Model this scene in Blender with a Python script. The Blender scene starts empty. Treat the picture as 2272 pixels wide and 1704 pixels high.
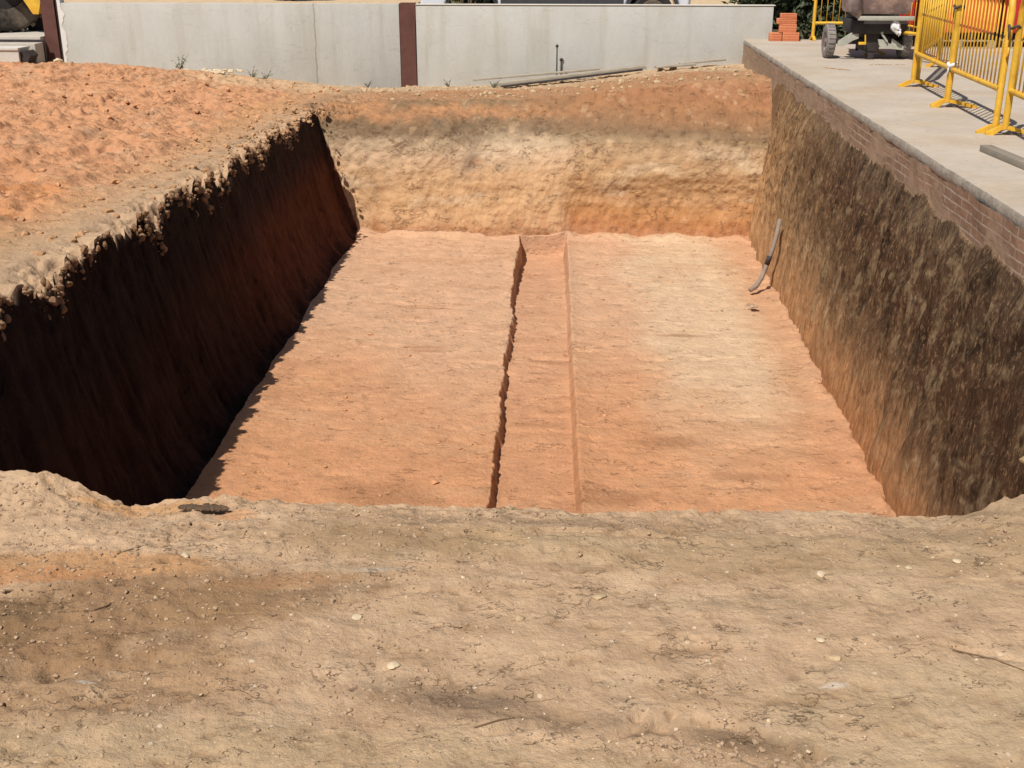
import bpy, bmesh, math, random
import numpy as np
from mathutils import Vector, Matrix
R = math.radians
random.seed(7)
S = bpy.context.scene
COL = S.collection

# ------------------------------------------------------------------ camera
PITCH, YAW, LENS = 20.897, 3.614, 40.69
cam = bpy.data.cameras.new('camera'); camo = bpy.data.objects.new('camera', cam); COL.objects.link(camo)
camo.location = (0, 0, 1.5); camo.rotation_euler = (R(90 - PITCH), 0, R(YAW))
cam.sensor_width = 36; cam.lens = LENS; cam.clip_start = .05; cam.clip_end = 3000
S.camera = camo
# ------------------------------------------------------------------ light
SUNV = Vector((.36, .60, -1.0)).normalized()          # the way the light travels
w = bpy.data.worlds.new('World'); S.world = w; w.use_nodes = True
nt = w.node_tree; sky = nt.nodes.new('ShaderNodeTexSky'); sky.sky_type = 'NISHITA'; sky.sun_disc = False
sky.sun_elevation = math.asin(-SUNV.z); sky.sun_rotation = math.atan2(-SUNV.x, -SUNV.y)
sky.air_density = 1.0; sky.dust_density = 1.5
bg = nt.nodes['Background']; bg.inputs[1].default_value = .062
nt.links.new(sky.outputs[0], bg.inputs[0])
sl = bpy.data.lights.new('sun', 'SUN'); sl.energy = 4.6; sl.angle = R(.5); sl.color = (1, .955, .90)
so = bpy.data.objects.new('sun', sl); COL.objects.link(so); so.rotation_euler = SUNV.to_track_quat('-Z', 'Y').to_euler()
S.view_settings.view_transform = 'Standard'; S.view_settings.look = 'None'
S.view_settings.exposure = 0.16; S.view_settings.gamma = 1

# ------------------------------------------------------------------ helpers
def lin(c):
    return tuple(((v / 255 / 12.92) if v / 255 <= .04045 else ((v / 255 + .055) / 1.055) ** 2.4) for v in c)
K = 1.22                                               # lit-surface gain of this light
def alb(r, g, b, k=K):
    return tuple(min(.85, v / k) for v in lin((r, g, b)))
def tag(o, label=None, cat=None, group=None, kind=None):
    if label: o['label'] = label
    if cat: o['category'] = cat
    if group: o['group'] = group
    if kind: o['kind'] = kind
    return o
def empty(name, loc=(0, 0, 0), rz=0):
    o = bpy.data.objects.new(name, None); COL.objects.link(o); o.location = loc; o.rotation_euler = (0, 0, rz)
    o.empty_display_size = .1
    return o
def mat(name, col, rough=.8, metal=0, var=.15, scale=8, bump=.0, bscale=60, col2=None, spec=.3, attr=None,
        speck=None, stretch=(1, 1, 1)):
    """procedural material: base colour with two scales of noise, optional second colour, specks and bump"""
    m = bpy.data.materials.new(name); m.use_nodes = True; N = m.node_tree; L = N.links
    b = N.nodes['Principled BSDF']; b.inputs['Roughness'].default_value = rough; b.inputs['Metallic'].default_value = metal
    b.inputs['Specular IOR Level'].default_value = spec
    tc = N.nodes.new('ShaderNodeTexCoord'); mp = N.nodes.new('ShaderNodeMapping'); mp.inputs['Scale'].default_value = stretch
    L.new(tc.outputs['Object'], mp.inputs[0])
    def noise(sc, det=6, ro=.6):
        n = N.nodes.new('ShaderNodeTexNoise'); n.inputs['Scale'].default_value = sc; n.inputs['Detail'].default_value = det
        n.inputs['Roughness'].default_value = ro; L.new(mp.outputs[0], n.inputs['Vector']); return n
    if attr:
        a = N.nodes.new('ShaderNodeAttribute'); a.attribute_name = attr; base = a.outputs['Color']
    else:
        rgb = N.nodes.new('ShaderNodeRGB'); rgb.outputs[0].default_value = (*col, 1); base = rgb.outputs[0]
    if col2:
        mx = N.nodes.new('ShaderNodeMix'); mx.data_type = 'RGBA'; n = noise(scale * .6, 5)
        rp = N.nodes.new('ShaderNodeMapRange'); rp.inputs[1].default_value = .45; rp.inputs[2].default_value = .62
        L.new(n.outputs[0], rp.inputs[0]); L.new(rp.outputs[0], mx.inputs[0]); L.new(base, mx.inputs[6])
        mx.inputs[7].default_value = (*col2, 1); base = mx.outputs[2]
    n = noise(scale); mr = N.nodes.new('ShaderNodeMapRange')
    mr.inputs[1].default_value = .3; mr.inputs[2].default_value = .7
    mr.inputs[3].default_value = 1 - var; mr.inputs[4].default_value = 1 + var; L.new(n.outputs[0], mr.inputs[0])
    n2 = noise(scale * 9, 4); mr2 = N.nodes.new('ShaderNodeMapRange')
    mr2.inputs[1].default_value = .3; mr2.inputs[2].default_value = .7
    mr2.inputs[3].default_value = 1 - var * .6; mr2.inputs[4].default_value = 1 + var * .6; L.new(n2.outputs[0], mr2.inputs[0])
    mu = N.nodes.new('ShaderNodeMath'); mu.operation = 'MULTIPLY'; L.new(mr.outputs[0], mu.inputs[0]); L.new(mr2.outputs[0], mu.inputs[1])
    vm = N.nodes.new('ShaderNodeVectorMath'); vm.operation = 'SCALE'; L.new(base, vm.inputs[0]); L.new(mu.outputs[0], vm.inputs['Scale'])
    out = vm.outputs[0]
    if speck:
        for (sc, th, c) in speck:
            v = N.nodes.new('ShaderNodeTexVoronoi'); v.inputs['Scale'].default_value = sc; v.inputs['Randomness'].default_value = 1
            L.new(mp.outputs[0], v.inputs['Vector'])
            sp = N.nodes.new('ShaderNodeSeparateColor'); L.new(v.outputs['Color'], sp.inputs[0])
            c1 = N.nodes.new('ShaderNodeMath'); c1.operation = 'GREATER_THAN'; c1.inputs[1].default_value = th; L.new(sp.outputs[0], c1.inputs[0])
            c2 = N.nodes.new('ShaderNodeMath'); c2.operation = 'LESS_THAN'; L.new(v.outputs['Distance'], c2.inputs[0])
            sz = N.nodes.new('ShaderNodeMath'); sz.operation = 'MULTIPLY'; sz.inputs[1].default_value = .4; L.new(sp.outputs[1], sz.inputs[0]); L.new(sz.outputs[0], c2.inputs[1])
            c3 = N.nodes.new('ShaderNodeMath'); c3.operation = 'MULTIPLY'; L.new(c1.outputs[0], c3.inputs[0]); L.new(c2.outputs[0], c3.inputs[1])
            mx = N.nodes.new('ShaderNodeMix'); mx.data_type = 'RGBA'; L.new(c3.outputs[0], mx.inputs[0]); L.new(out, mx.inputs[6]); mx.inputs[7].default_value = (*c, 1)
            out = mx.outputs[2]
    L.new(out, b.inputs['Base Color'])
    if bump:
        bn = noise(bscale, 9, .68); bp = N.nodes.new('ShaderNodeBump'); bp.inputs['Strength'].default_value = 1
        bp.inputs['Distance'].default_value = bump; L.new(bn.outputs[0], bp.inputs['Height']); L.new(bp.outputs[0], b.inputs['Normal'])
    return m

ROCKS = {}
def rock_template(sub, sd):
    from mathutils import noise as mn
    bm = bmesh.new(); bmesh.ops.create_icosphere(bm, subdivisions=sub, radius=1)
    rn = random.Random(sd); o = Vector((rn.random() * 9, rn.random() * 9, rn.random() * 9))
    pl = [(Vector((rn.gauss(0, 1), rn.gauss(0, 1), rn.gauss(0, 1))).normalized(), rn.uniform(.55, .9)) for _ in range(7)]
    sx, sy = rn.uniform(.75, 1.3), rn.uniform(.75, 1.3)
    for v in bm.verts:
        p = v.co.copy()
        for n_, d_ in pl:
            e = p.dot(n_) - d_
            if e > 0: p -= n_ * e
        p *= 1 + .25 * mn.noise(p * 2.3 + o); v.co = Vector((p.x * sx, p.y * sy, p.z))
    bm.verts.index_update(); vs = np.array([v.co[:] for v in bm.verts]); fs = [[v.index for v in f.verts] for f in bm.faces]; bm.free()
    return vs, fs
class MB:
    """collects faces; build() links them as one mesh object"""
    def __init__(s): s.v = []; s.f = []
    def add(s, vs, fs):
        n = len(s.v); s.v += [tuple(v) for v in vs]; s.f += [tuple(i + n for i in f) for f in fs]; return s
    def box(s, a, b, M=None, ch=.0):
        x0, y0, z0 = a; x1, y1, z1 = b
        if ch <= 0:
            vs = [(x, y, z) for x in (x0, x1) for y in (y0, y1) for z in (z0, z1)]
            fs = [(0, 1, 3, 2), (4, 6, 7, 5), (0, 4, 5, 1), (2, 3, 7, 6), (0, 2, 6, 4), (1, 5, 7, 3)]
        else:
            bm = bmesh.new(); bmesh.ops.create_cube(bm, size=1)
            for v in bm.verts:
                v.co = Vector(((v.co.x + .5) * (x1 - x0) + x0, (v.co.y + .5) * (y1 - y0) + y0, (v.co.z + .5) * (z1 - z0) + z0))
            bmesh.ops.bevel(bm, geom=bm.edges[:], offset=ch, segments=2, affect='EDGES', profile=.5)
            bm.verts.index_update(); vs = [v.co.copy() for v in bm.verts]; fs = [[v.index for v in f.verts] for f in bm.faces]; bm.free()
        if M: vs = [M @ Vector(v) for v in vs]
        return s.add(vs, fs)
    def prism(s, poly, y0, y1, M=None):
        """polygon in xz pushed along y"""
        n = len(poly); vs = [(p[0], y0, p[1]) for p in poly] + [(p[0], y1, p[1]) for p in poly]
        fs = [tuple(range(n)), tuple(range(2 * n - 1, n - 1, -1))] + [(i, i + n, (i + 1) % n + n, (i + 1) % n) for i in range(n)]
        if M: vs = [M @ Vector(v) for v in vs]
        return s.add(vs, fs)
    def tube(s, pts, r, seg=10, cap=True, M=None):
        pts = [Vector(p) for p in pts]; rs = r if isinstance(r, (list, tuple)) else [r] * len(pts)
        vs = []; fs = []
        d0 = (pts[1] - pts[0]).normalized(); up = Vector((0, 0, 1)) if abs(d0.z) < .9 else Vector((1, 0, 0))
        a = d0.cross(up).normalized()
        for i, p in enumerate(pts):
            d = (pts[min(i + 1, len(pts) - 1)] - pts[max(i - 1, 0)]).normalized()
            a = (a - d * a.dot(d)).normalized(); b = d.cross(a)
            for k in range(seg):
                t = 2 * math.pi * k / seg; vs.append(p + (a * math.cos(t) + b * math.sin(t)) * rs[i])
        for i in range(len(pts) - 1):
            for k in range(seg):
                k2 = (k + 1) % seg; fs.append((i * seg + k, i * seg + k2, (i + 1) * seg + k2, (i + 1) * seg + k))
        if cap: fs.append(tuple(range(seg - 1, -1, -1))); fs.append(tuple((len(pts) - 1) * seg + k for k in range(seg)))
        if M: vs = [M @ Vector(v) for v in vs]
        return s.add(vs, fs)
    def lathe(s, prof, seg=40, M=None):
        """profile (r, x) turned about the x axis"""
        vs = []; fs = []; n = len(prof)
        for k in range(seg):
            t = 2 * math.pi * k / seg
            for (r, x) in prof: vs.append((x, r * math.cos(t), r * math.sin(t)))
        for k in range(seg):
            k2 = (k + 1) % seg
            for i in range(n - 1): fs.append((k * n + i, k * n + i + 1, k2 * n + i + 1, k2 * n + i))
        if M: vs = [M @ Vector(v) for v in vs]
        return s.add(vs, fs)
    def rock(s, c, r, sd=0, sub=2, flat=.7):
        key = sub
        if key not in ROCKS: ROCKS[key] = [rock_template(sub, q) for q in range(16 if sub < 3 else 24)]
        V_, F_s = ROCKS[key][sd % len(ROCKS[key])]
        a = random.random() * 6.283; ca, sa = math.cos(a), math.sin(a)
        P = V_ * (r, r, r * flat); x = P[:, 0] * ca - P[:, 1] * sa + c[0]; y = P[:, 0] * sa + P[:, 1] * ca + c[1]
        return s.add(zip(x.tolist(), y.tolist(), (P[:, 2] + c[2]).tolist()), F_s)
    def build(s, name, m, parent=None, smooth=False, loc=None):
        me = bpy.data.meshes.new(name); me.from_pydata(s.v, [], s.f); me.update()
        bm = bmesh.new(); bm.from_mesh(me); bmesh.ops.recalc_face_normals(bm, faces=bm.faces[:]); bm.to_mesh(me); bm.free()
        if m: me.materials.append(m)
        if smooth: me.polygons.foreach_set('use_smooth', [True] * len(me.polygons))
        o = bpy.data.objects.new(name, me); COL.objects.link(o)
        if parent: o.parent = parent
        if loc: o.location = loc
        return o
def auto(o, ang=35):
    """smooth shading broken at sharp edges"""
    me = o.data; me.polygons.foreach_set('use_smooth', [True] * len(me.polygons))
    me.set_sharp_from_angle(angle=R(ang)); return o

# ------------------------------------------------------------------ numpy noise
_rng = np.random.RandomState(11); LAT = (_rng.rand(64 ** 3) * 2 - 1).astype(np.float32)
def vn(x, y, z):
    x, y, z = np.broadcast_arrays(np.asarray(x, np.float32), np.asarray(y, np.float32), np.asarray(z, np.float32))
    i, j, k = np.floor(x), np.floor(y), np.floor(z)
    fx, fy, fz = x - i, y - j, z - k
    fx, fy, fz = [f * f * f * (f * (f * 6 - 15) + 10) for f in (fx, fy, fz)]
    i, j, k = i.astype(np.int32), j.astype(np.int32), k.astype(np.int32)
    i0, i1 = (i & 63) << 12, ((i + 1) & 63) << 12; j0, j1 = (j & 63) << 6, ((j + 1) & 63) << 6; k0, k1 = k & 63, (k + 1) & 63
    def g(a, b, c): return LAT[a | b | c]
    def l(a, b, t): return a + (b - a) * t
    if z.size > 1 and z.strides == (0,) * z.ndim or z.size == 1:
        if float(fz.flat[0]) == 0: return l(l(g(i0, j0, k0), g(i1, j0, k0), fx), l(g(i0, j1, k0), g(i1, j1, k0), fx), fy)
    return l(l(l(g(i0, j0, k0), g(i1, j0, k0), fx), l(g(i0, j1, k0), g(i1, j1, k0), fx), fy),
             l(l(g(i0, j0, k1), g(i1, j0, k1), fx), l(g(i0, j1, k1), g(i1, j1, k1), fx), fy), fz)
def fbm(x, y, z=0., f=1., o=4, g=.5, ridge=False):
    a = 1.; t = 0.; s = 0.
    for q in range(o):
        v = vn(x * f + 17.3 * q, y * f + 5.1 * q, z * f + 3.7 * q)
        if ridge: v = 1 - 2 * np.abs(v)
        t = t + a * v; s += a; a *= g; f *= 2.03
    return t / s
def sm(x, a, b):
    t = np.clip((x - a) / (b - a), 0, 1); return t * t * (3 - 2 * t)

# ------------------------------------------------------------------ the terrain: one sheet with a pit
def lines(*segs):
    out = []
    for (a, b, n) in segs: out.append(np.linspace(a, b, n, endpoint=False))
    out.append(np.array([segs[-1][1]])); return np.concatenate(out)
FZ = -2.2
XL0, XL1 = -2.92, -3.50        # left wall, foot and lip
XR0, XR1 = 2.20, 2.568          # right wall
YN0, YN1 = 3.22, 2.98          # near wall
YF0, YF1 = 15.3, 16.75         # far wall
U = lines((-900, -60, 10), (-60, -12, 30), (-12, XL1 - .5, 330), (XL1 - .5, XL1, 60), (XL1, XL0, 90), (XL0, -2.2, 40), (-2.2, -1.2, 110),
          (-1.2, -.36, 90), (-.36, -.24, 24), (-.24, .26, 52), (.26, .36, 20), (.36, 2.0, 180), (2.0, XR0, 20), (XR0, XR1, 170), (XR1, 2.70, 14), (2.70, 12, 60), (12, 60, 20), (60, 900, 10))
V = lines((-300, -20, 10), (-20, 1.6, 24), (1.6, YN1 - .12, 150), (YN1 - .12, YN1, 24), (YN1, YN0, 60), (YN0, 6.5, 60), (6.5, 15.0, 470), (15.0, YF0, 30), (YF0, YF0 + .3, 110),
          (YF0 + .3, YF1, 60), (YF1, 20.1, 110), (20.1, 20.3, 6), (20.3, 24, 40), (24, 60, 30), (60, 1200, 12))
UU, VV = np.meshgrid(U, V); X = UU.copy(); Y = VV.copy()
wf = sm(VV, 3.3, 5.5) * (1 - sm(VV, 15.4, 17)) * (1 - sm(np.abs(UU), 1.0, 2.0))
trench_d = -.30 - .0315 * (VV - 7.4)
X = X + wf * trench_d + 0.0
ju = np.interp(UU, [XL1 - .5, XL1, XL0, XL0 + .3], [0, 1, 1, 0])
lipx = np.interp(VV, [3, 5, 6.5, 8, 10, 12, 15.3], [.28, .26, .20, .11, .05, -.03, -.13])
X = X + lipx * np.interp(UU, [-8, XL1 - .3, XL0, -2.4], [0, 1, 1, 0])
# outside-ness of each wall, 0 in the pit and 1 out on the ground
sL = np.clip((XL0 - UU) / (XL0 - XL1), 0, 1)
sR = np.clip((UU - XR0) / (XR1 - XR0), 0, 1)
sN = np.clip((YN0 - VV) / (YN0 - YN1), 0, 1)
tx = np.clip((UU + 3.5) / 6.0, 0, 1)                       # 0 left .. 1 right
# ground outside the pit
def ground_z(x, y):
    left = np.interp(y, [-10, 3.2, 6, 8, 10, 16, 20.1], [0, 0, -.35, -.42, -.46, -.58, -.80])
    right = np.interp(y, [-10, 2.8, 3.4, 4.5, 8, 16, 20.1], [0, 0, -.12, -.34, -.34, -.27, -.42])
    t = sm(x, -3.6, 2.4); z = left * (1 - t) + right * t
    z = np.where(y < 3.3, np.minimum(z, 0), z)
    z = z - .10 * np.exp(-((x + .6) / 1.6) ** 2) * sm(y, 14, 17)
    # spoil heap to the left
    z = z + .13 * sm(-x, 4.0, 6.0) * sm(y, 6, 9) + .10 * sm(-x, 6.6, 8.8) * sm(y, 15, 18.5) + .10 * sm(-x, 5.2, 7.0) * sm(y, 15.5, 19)
    far = sm(y, 20.12, 20.24); zfar = np.where(x > 2.7, np.where((y < 22.2) & (x < 30), -.5, .0), np.where(x < -9.3, -.14, 0.))
    z = z * (1 - far) + zfar * far
    z = np.where((x > 2.66) & (y > 2.2) & (y < 20.15), np.minimum(z, -.22), z)
    return z
G = ground_z(X, Y)
# near-right and near-left lips rise a little
lip = sm(X, .95, 1.35) * .10 * np.exp(-((Y - 3.05) / .28) ** 2) + (1 - sm(X, -1.62, -1.3)) * .05 * np.exp(-((Y - 3.0) / .2) ** 2)
G = G + lip * (Y < 3.6)
G = G - .035 * np.exp(-((X + 1.25) / .12) ** 2) * np.exp(-((Y - 2.95) / .12) ** 2) + .012 * np.exp(-((X + 1.12) / .05) ** 2) * np.exp(-((Y - 2.95) / .1) ** 2)
# far wall profile: (y, height share) differs left and right
yy = VV
pr_r = np.interp(yy, [YF0, YF0 + .06, YF0 + .14, YF0 + .22, YF0 + .3, 15.9, 16.3, YF1], [0, .2, .42, .56, .66, .74, .87, 1])
pr_l = np.interp(yy, [YF0, YF0 + .05, YF0 + .12, YF0 + .2, YF0 + .26, YF0 + .3, 15.9, YF1], [0, .25, .55, .78, .90, .96, .99, 1])
wgt = sm(tx, .0, .55)
sF = pr_l * (1 - wgt) + pr_r * wgt
s = np.maximum(np.maximum(sL, sR), np.maximum(sN, sF))
# floor
F_ = FZ + .012 * fbm(X, Y, 0, 1.3, 3) + .012 * fbm(X * .6, Y * 1.3, 3, 2.2, 4) + .007 * fbm(X, Y, 9, 14, 4, .6) + .0015 * fbm(X * .6, Y * 1.6, 5, 4.5, 3, .6, True) - .012 * np.maximum(0, fbm(X * .5, Y * 1.6, 12, 5.5, 4, .6) - .22) * 4
wob = .035 * fbm(Y * 1.0, 0 * Y, 0, 2.3, 4) + .015 * fbm(Y, X, 5, 17, 2)
inl = sm(UU + wob * 1.0, -.325, -.285); inr = 1 - sm(UU + .012 * fbm(Y, 0 * Y, 4, 3, 3), .275, .33)
trench = inl * inr * (1 - sm(VV, 15.22, 15.28))
lipc = np.exp(-((UU + .35) / .06) ** 2) * np.clip(fbm(X, Y, 2, 9, 4, .65) * 1.4 + .15, 0, 1) * .022 + np.exp(-((UU - .34) / .03) ** 2) * .004
F_ = F_ - .115 * trench - .13 * trench * sm(VV, 12, 15) + lipc * (VV > 6) * (1 - trench)
# right-hand floor a touch lower
F_ = F_ - .02 * sm(UU, .3, .5)
# crumbs at the foot of the walls
F_ = F_ + .02 * sm(-UU, 2.6, 2.92) + .05 * sm(UU, 1.95, 2.2) * (fbm(X, Y, 4, 3, 3) + .6) + .05 * sm(VV, 15.05, 15.3) * (fbm(X, Y, 6, 4, 3) + .7) * (1 - trench)
# ground relief
left = sm(-X, 3.3, 4.4) * sm(Y, 5.5, 7) * (1 - sm(Y, 19, 20.1))
heap = left * sm(-X - Y * .06 + .3 * fbm(X, Y, 0, .6, 2), 2.9, 3.8)
lum = np.maximum(0, fbm(X, Y, 1, 3.2, 5, .58, True) + .15)
clod = np.maximum(0, vn(X * 11, Y * 11, 3.3)) ** 2 + .6 * np.maximum(0, vn(X * 23, Y * 23, 7.3)) ** 2
Gr = heap * (.10 * lum + .04 * fbm(X, Y, 5, 1.7, 3) + .05 * clod * (vn(X * 1.3, Y * 1.3, 0) + .9)) + left * (1 - heap) * (.035 * fbm(X, Y, 2, 4, 5, .6) + .035 * clod)
near = (Y < 3.3) & (Y > .8)
edge = np.exp(-((YN1 - Y) / .14) ** 2) * (Y < 3.3)
leftrough = sm(-X + .35 * fbm(X, Y, 8, 2.2, 3), .62, 1.0)
Gr = Gr + near * (.016 * fbm(X, Y * 1.5, 3, 2.6, 4) + .006 * fbm(X, Y, 6, 8, 3, .6, True) + (.0035 + .012 * leftrough) * fbm(X, Y, 2, 11, 5, .62)
                  + .010 * np.maximum(0, vn(X * 34, Y * 34, 1.5)) ** 2 * (.15 + leftrough * .8 + edge * .8)
                  + edge * .018 * fbm(X, Y, 5, 16, 5, .7))
farg = sm(Y, 15.3, 16) * (1 - sm(Y, 20.0, 20.15)) * (X < 2.6) * (1 - left)
Gr = Gr + farg * (.045 * fbm(X, Y, 1, 2.5, 5, .6) + .03 * clod)
def patch(cx, cy, rx, ry, ang=0, soft=.35, f=5, a=.5):
    ca, sa = math.cos(ang), math.sin(ang); dx = X - cx; dy = Y - cy
    d = np.sqrt(((dx * ca + dy * sa) / rx) ** 2 + ((-dx * sa + dy * ca) / ry) ** 2) + a * fbm(X, Y, cx * 9, f, 4, .6)
    return 1 - sm(d, 1 - soft, 1 + soft)
hol_ = 0.
for (cx, cy, rx, ry, an, dp) in [(.33, 1.95, .17, .045, -.3, .014), (.15, 1.97, .07, .016, .35, .010), (.27, 2.26, .075, .014, .1, .008), (-.16, 2.04, .2, .04, -.2, .007), (-.10, 1.96, .1, .008, .3, .008), (-.47, 2.46, .12, .02, .35, .008),
                                 (-.85, 2.05, .08, .03, 0, .008), (-1.2, 2.25, .3, .05, .3, .012), (-1.35, 2.40, .12, .03, 0, .014), (-1.1, 2.1, .25, .03, .15, .010), (.95, 2.27, .12, .012, -.3, .006), (.05, 2.80, .15, .02, 0, .008), (-.2, 2.74, .12, .02, -.3, .008)]:
    hol_ = hol_ + dp * patch(cx, cy, rx, ry, an, .10, 16, 1.1)
Gr = Gr - near * hol_
pk = np.maximum(0, fbm(X, Y * 1.7, 3, 19, 4, .62) - .30)
Gr = Gr - near * pk * (.022 + .05 * leftrough)
hollow_shade = near * sm(pk, .02, .12)
G = G + Gr
G = G + .10 * fbm(Y, 0 * Y, 7, 2.6, 5, .75) * sm(X, 2.3, 2.45) * (X < 2.66) * sm(Y, 3.4, 4.5)
s_e = np.maximum(np.maximum(sL ** 1.75, sR), np.maximum(sN, sF))
Z = F_ * (1 - s_e) + G * s_e
# wall displacement (pushes along x or y)
def bumpw(t, a=.06, b=.06): return sm(t, 0, a) * 1.0
wl = np.interp(UU, [XL1 - .35, XL1, XL0, XL0 + .12], [0, 1, 1, 0]) * sm(Y, 3.0, 3.4) * (1 - sm(Y, 15.2, 15.5))
ragL = .05 * fbm(Y, 0 * Y, 1, 1.1, 3) + .022 * fbm(Y, Z * .2, 2, 6, 3, .5) * sL + .05 * fbm(Y, Z, 6, 9, 5, .7) * sm(sL, .78, 1) + .05 * np.maximum(0, fbm(Y, Z * .6, 5, 5, 4, .6)) * sm(sL, .85, 1)
X = X + wl * ragL
tong = np.maximum(0, fbm(Y, 0 * Y, 8, 4.5, 5, .75) + .25) * .26 * sm(Y, 3.2, 4.5)
X = X - wl * sm(sL, .8, 1) * .0
tong = tong * (1 + .9 * fbm(X, Y, 3, 16, 3))
Z = Z - tong * np.interp(UU, [XL1 - .22, XL1, XL1 + .02], [0, 1, .9]) ** 1.4 * (sL > 0) - tong * np.interp(UU, [XL1 - .22, XL1], [0, 1]) ** 1.4 * (sL >= .9999) * (UU < XL1) * 0
wr = np.interp(UU, [XR0 - .05, XR0 + .03, XR1, XR1 + .16], [0, 1, 1, 0]) * sm(Y, 3.0, 3.4) * (1 - sm(Y, 15.3, 15.7))
upR = sm(sR, .12, .45)
rgh = .04 * fbm(Y, 0 * Y, 3, .9, 3) + .05 * upR * fbm(Y * 1.0, Z * .3, 5, 1.7, 3) + .040 * (.5 + upR) * fbm(Y, Z * .13, 1, 8, 5, .62) + .036 * upR * fbm(Y, Z * .3, 4, 11, 4, .7) + .02 * fbm(Y, Z * .3, 7, 26, 2) - .05 * np.maximum(0, fbm(Y, Z * .25, 9, 4.5, 3) - .12) * upR
scoop = .05 * np.abs(((Y + .15 * fbm(Y, Z, 0, .7, 2) + Z * .12) / .62) % 1 - .5) * 2 * (1 - upR * .5)
X = X + wr * (rgh + scoop - .05) * np.interp(sR, [0, .9, 1], [1, 1, .25])
wq = np.interp(VV, [YF0 - .05, YF0 + .02, YF1 - .3, YF1], [0, 1, 1, 0]) * (X > -3.45) * (X < 2.45)
sf_ = sF
slabs = .05 * fbm(X, Z, 3, .9, 3) + .034 * fbm(X, Z, 1, 2.4, 5, .5) + .006 * fbm(X * .5, Z * 2.5, 1, 3.6, 3, .6, True) + .015 * fbm(X, Z, 7, 14, 3)
Yd = wq * slabs
# right half of the far wall stands back a little, with a ledge line
Yd = Yd + wq * .09 * sm(X, -.35, -.1) * (1 - sm(sF, .25, .45)) - wq * .05 * (1 - sm(sF, .02, .2))
Y = Y + Yd * (np.abs(X) < 4)
Z = Z + wq * sm(sF, .5, .8) * .05 * fbm(X, Y, 2, 3.5, 4) * (sF < .999)
wn = np.interp(VV, [YN1 - .05, YN1, YN0], [0, 1, 0]) * (np.abs(UU) < 3.6)
Y = Y + wn * (.05 * fbm(X, 0 * X, 2, 1.6, 3) + .03 * fbm(X, Z, 2, 8, 4))

# ------------------------------------------------------------------ soil colours (strata and stains, plus shade painted on the left wall and small hollows)
def C(r, g, b): return np.array(alb(r, g, b))
def mixc(c, d, t): return c * (1 - t[..., None]) + d * t[..., None]
shape = X.shape
n1 = fbm(X, Y, Z, .8, 4); n2 = fbm(X, Y, Z, 3.1, 4); n3 = fbm(X, Y, Z, 11, 4, .6)
c = np.ones(shape + (3,)) * C(200, 167, 133)
# foreground: tan with brown and orange patches
P_ = [(-1.12, 2.32, .42, .20, .2, (142, 108, 76), .75), (-1.25, 2.05, .5, .16, .1, (154, 120, 86), .6), (-.75, 2.42, .30, .10, .3, (160, 128, 92), .5),
      (-1.28, 2.56, .42, .055, -.02, (198, 152, 108), .9), (-1.5, 2.50, .3, .035, .0, (198, 142, 96), .8), (-.72, 2.50, .18, .04, .2, (178, 134, 96), .6), (-1.25, 2.92, .2, .03, 0, (200, 150, 100), .8), (-1.35, 2.30, .12, .12, 0, (120, 96, 66), .5),
      (-.18, 2.03, .28, .06, -.2, (150, 124, 98), .75), (-.45, 2.72, .45, .10, 0, (172, 142, 106), .7), (.36, 1.95, .16, .035, -.25, (134, 108, 84), .95), (-.22, 2.05, .12, .02, -.1, (130, 108, 88), .6), (.16, 1.97, .06, .012, .4, (132, 106, 84), .8), (-.62, 2.45, .2, .025, .3, (150, 118, 90), .6), (-.38, 2.74, .25, .04, -.1, (158, 128, 98), .5),
      (.27, 2.26, .07, .012, .1, (158, 126, 96), .6), (.5, 2.72, .9, .12, 0, (176, 148, 112), .6), (.7, 2.5, .7, .05, .1, (182, 154, 120), .5),
      (1.3, 2.9, .5, .12, 0, (165, 140, 108), .6), (.56, 2.14, .04, .012, .1, (236, 226, 214), .9), (-.50, 2.57, .08, .008, .2, (205, 190, 170), .6),
      (-1.05, 2.04, .03, .006, -.3, (222, 212, 196), .8), (.02, 2.62, .1, .02, 0, (160, 130, 100), .6), (-.95, 2.86, .05, .03, 0, (205, 145, 95), .8),
      (.0, 2.87, .5, .035, 0, (150, 124, 96), .45), (.9, 2.0, .5, .25, 0, (200, 175, 138), .5), (-.5, 1.8, .8, .14, 0, (196, 170, 132), .5)]
for (cx, cy, rx, ry, an, col, al) in P_: c = mixc(c, C(*col), patch(cx, cy, rx, ry, an) * al * (Y < 3.4))
c = mixc(c, C(150, 120, 88), hollow_shade * .5)  # small hollows tinted darker, their shade painted into the colour
c = mixc(c, C(214, 186, 152), near * sm(fbm(X, Y * 1.4, 6, 7, 5, .65), .12, .4) * .3)
c = mixc(c, C(170, 136, 100), near * sm(fbm(X, Y * 2.0, 1, 5, 5, .65), .15, .4) * .28)
stv = fbm(X * .5, Y * 3, 1, 3, 4)
c = c * (1 + .10 * stv * near)[..., None]
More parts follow.
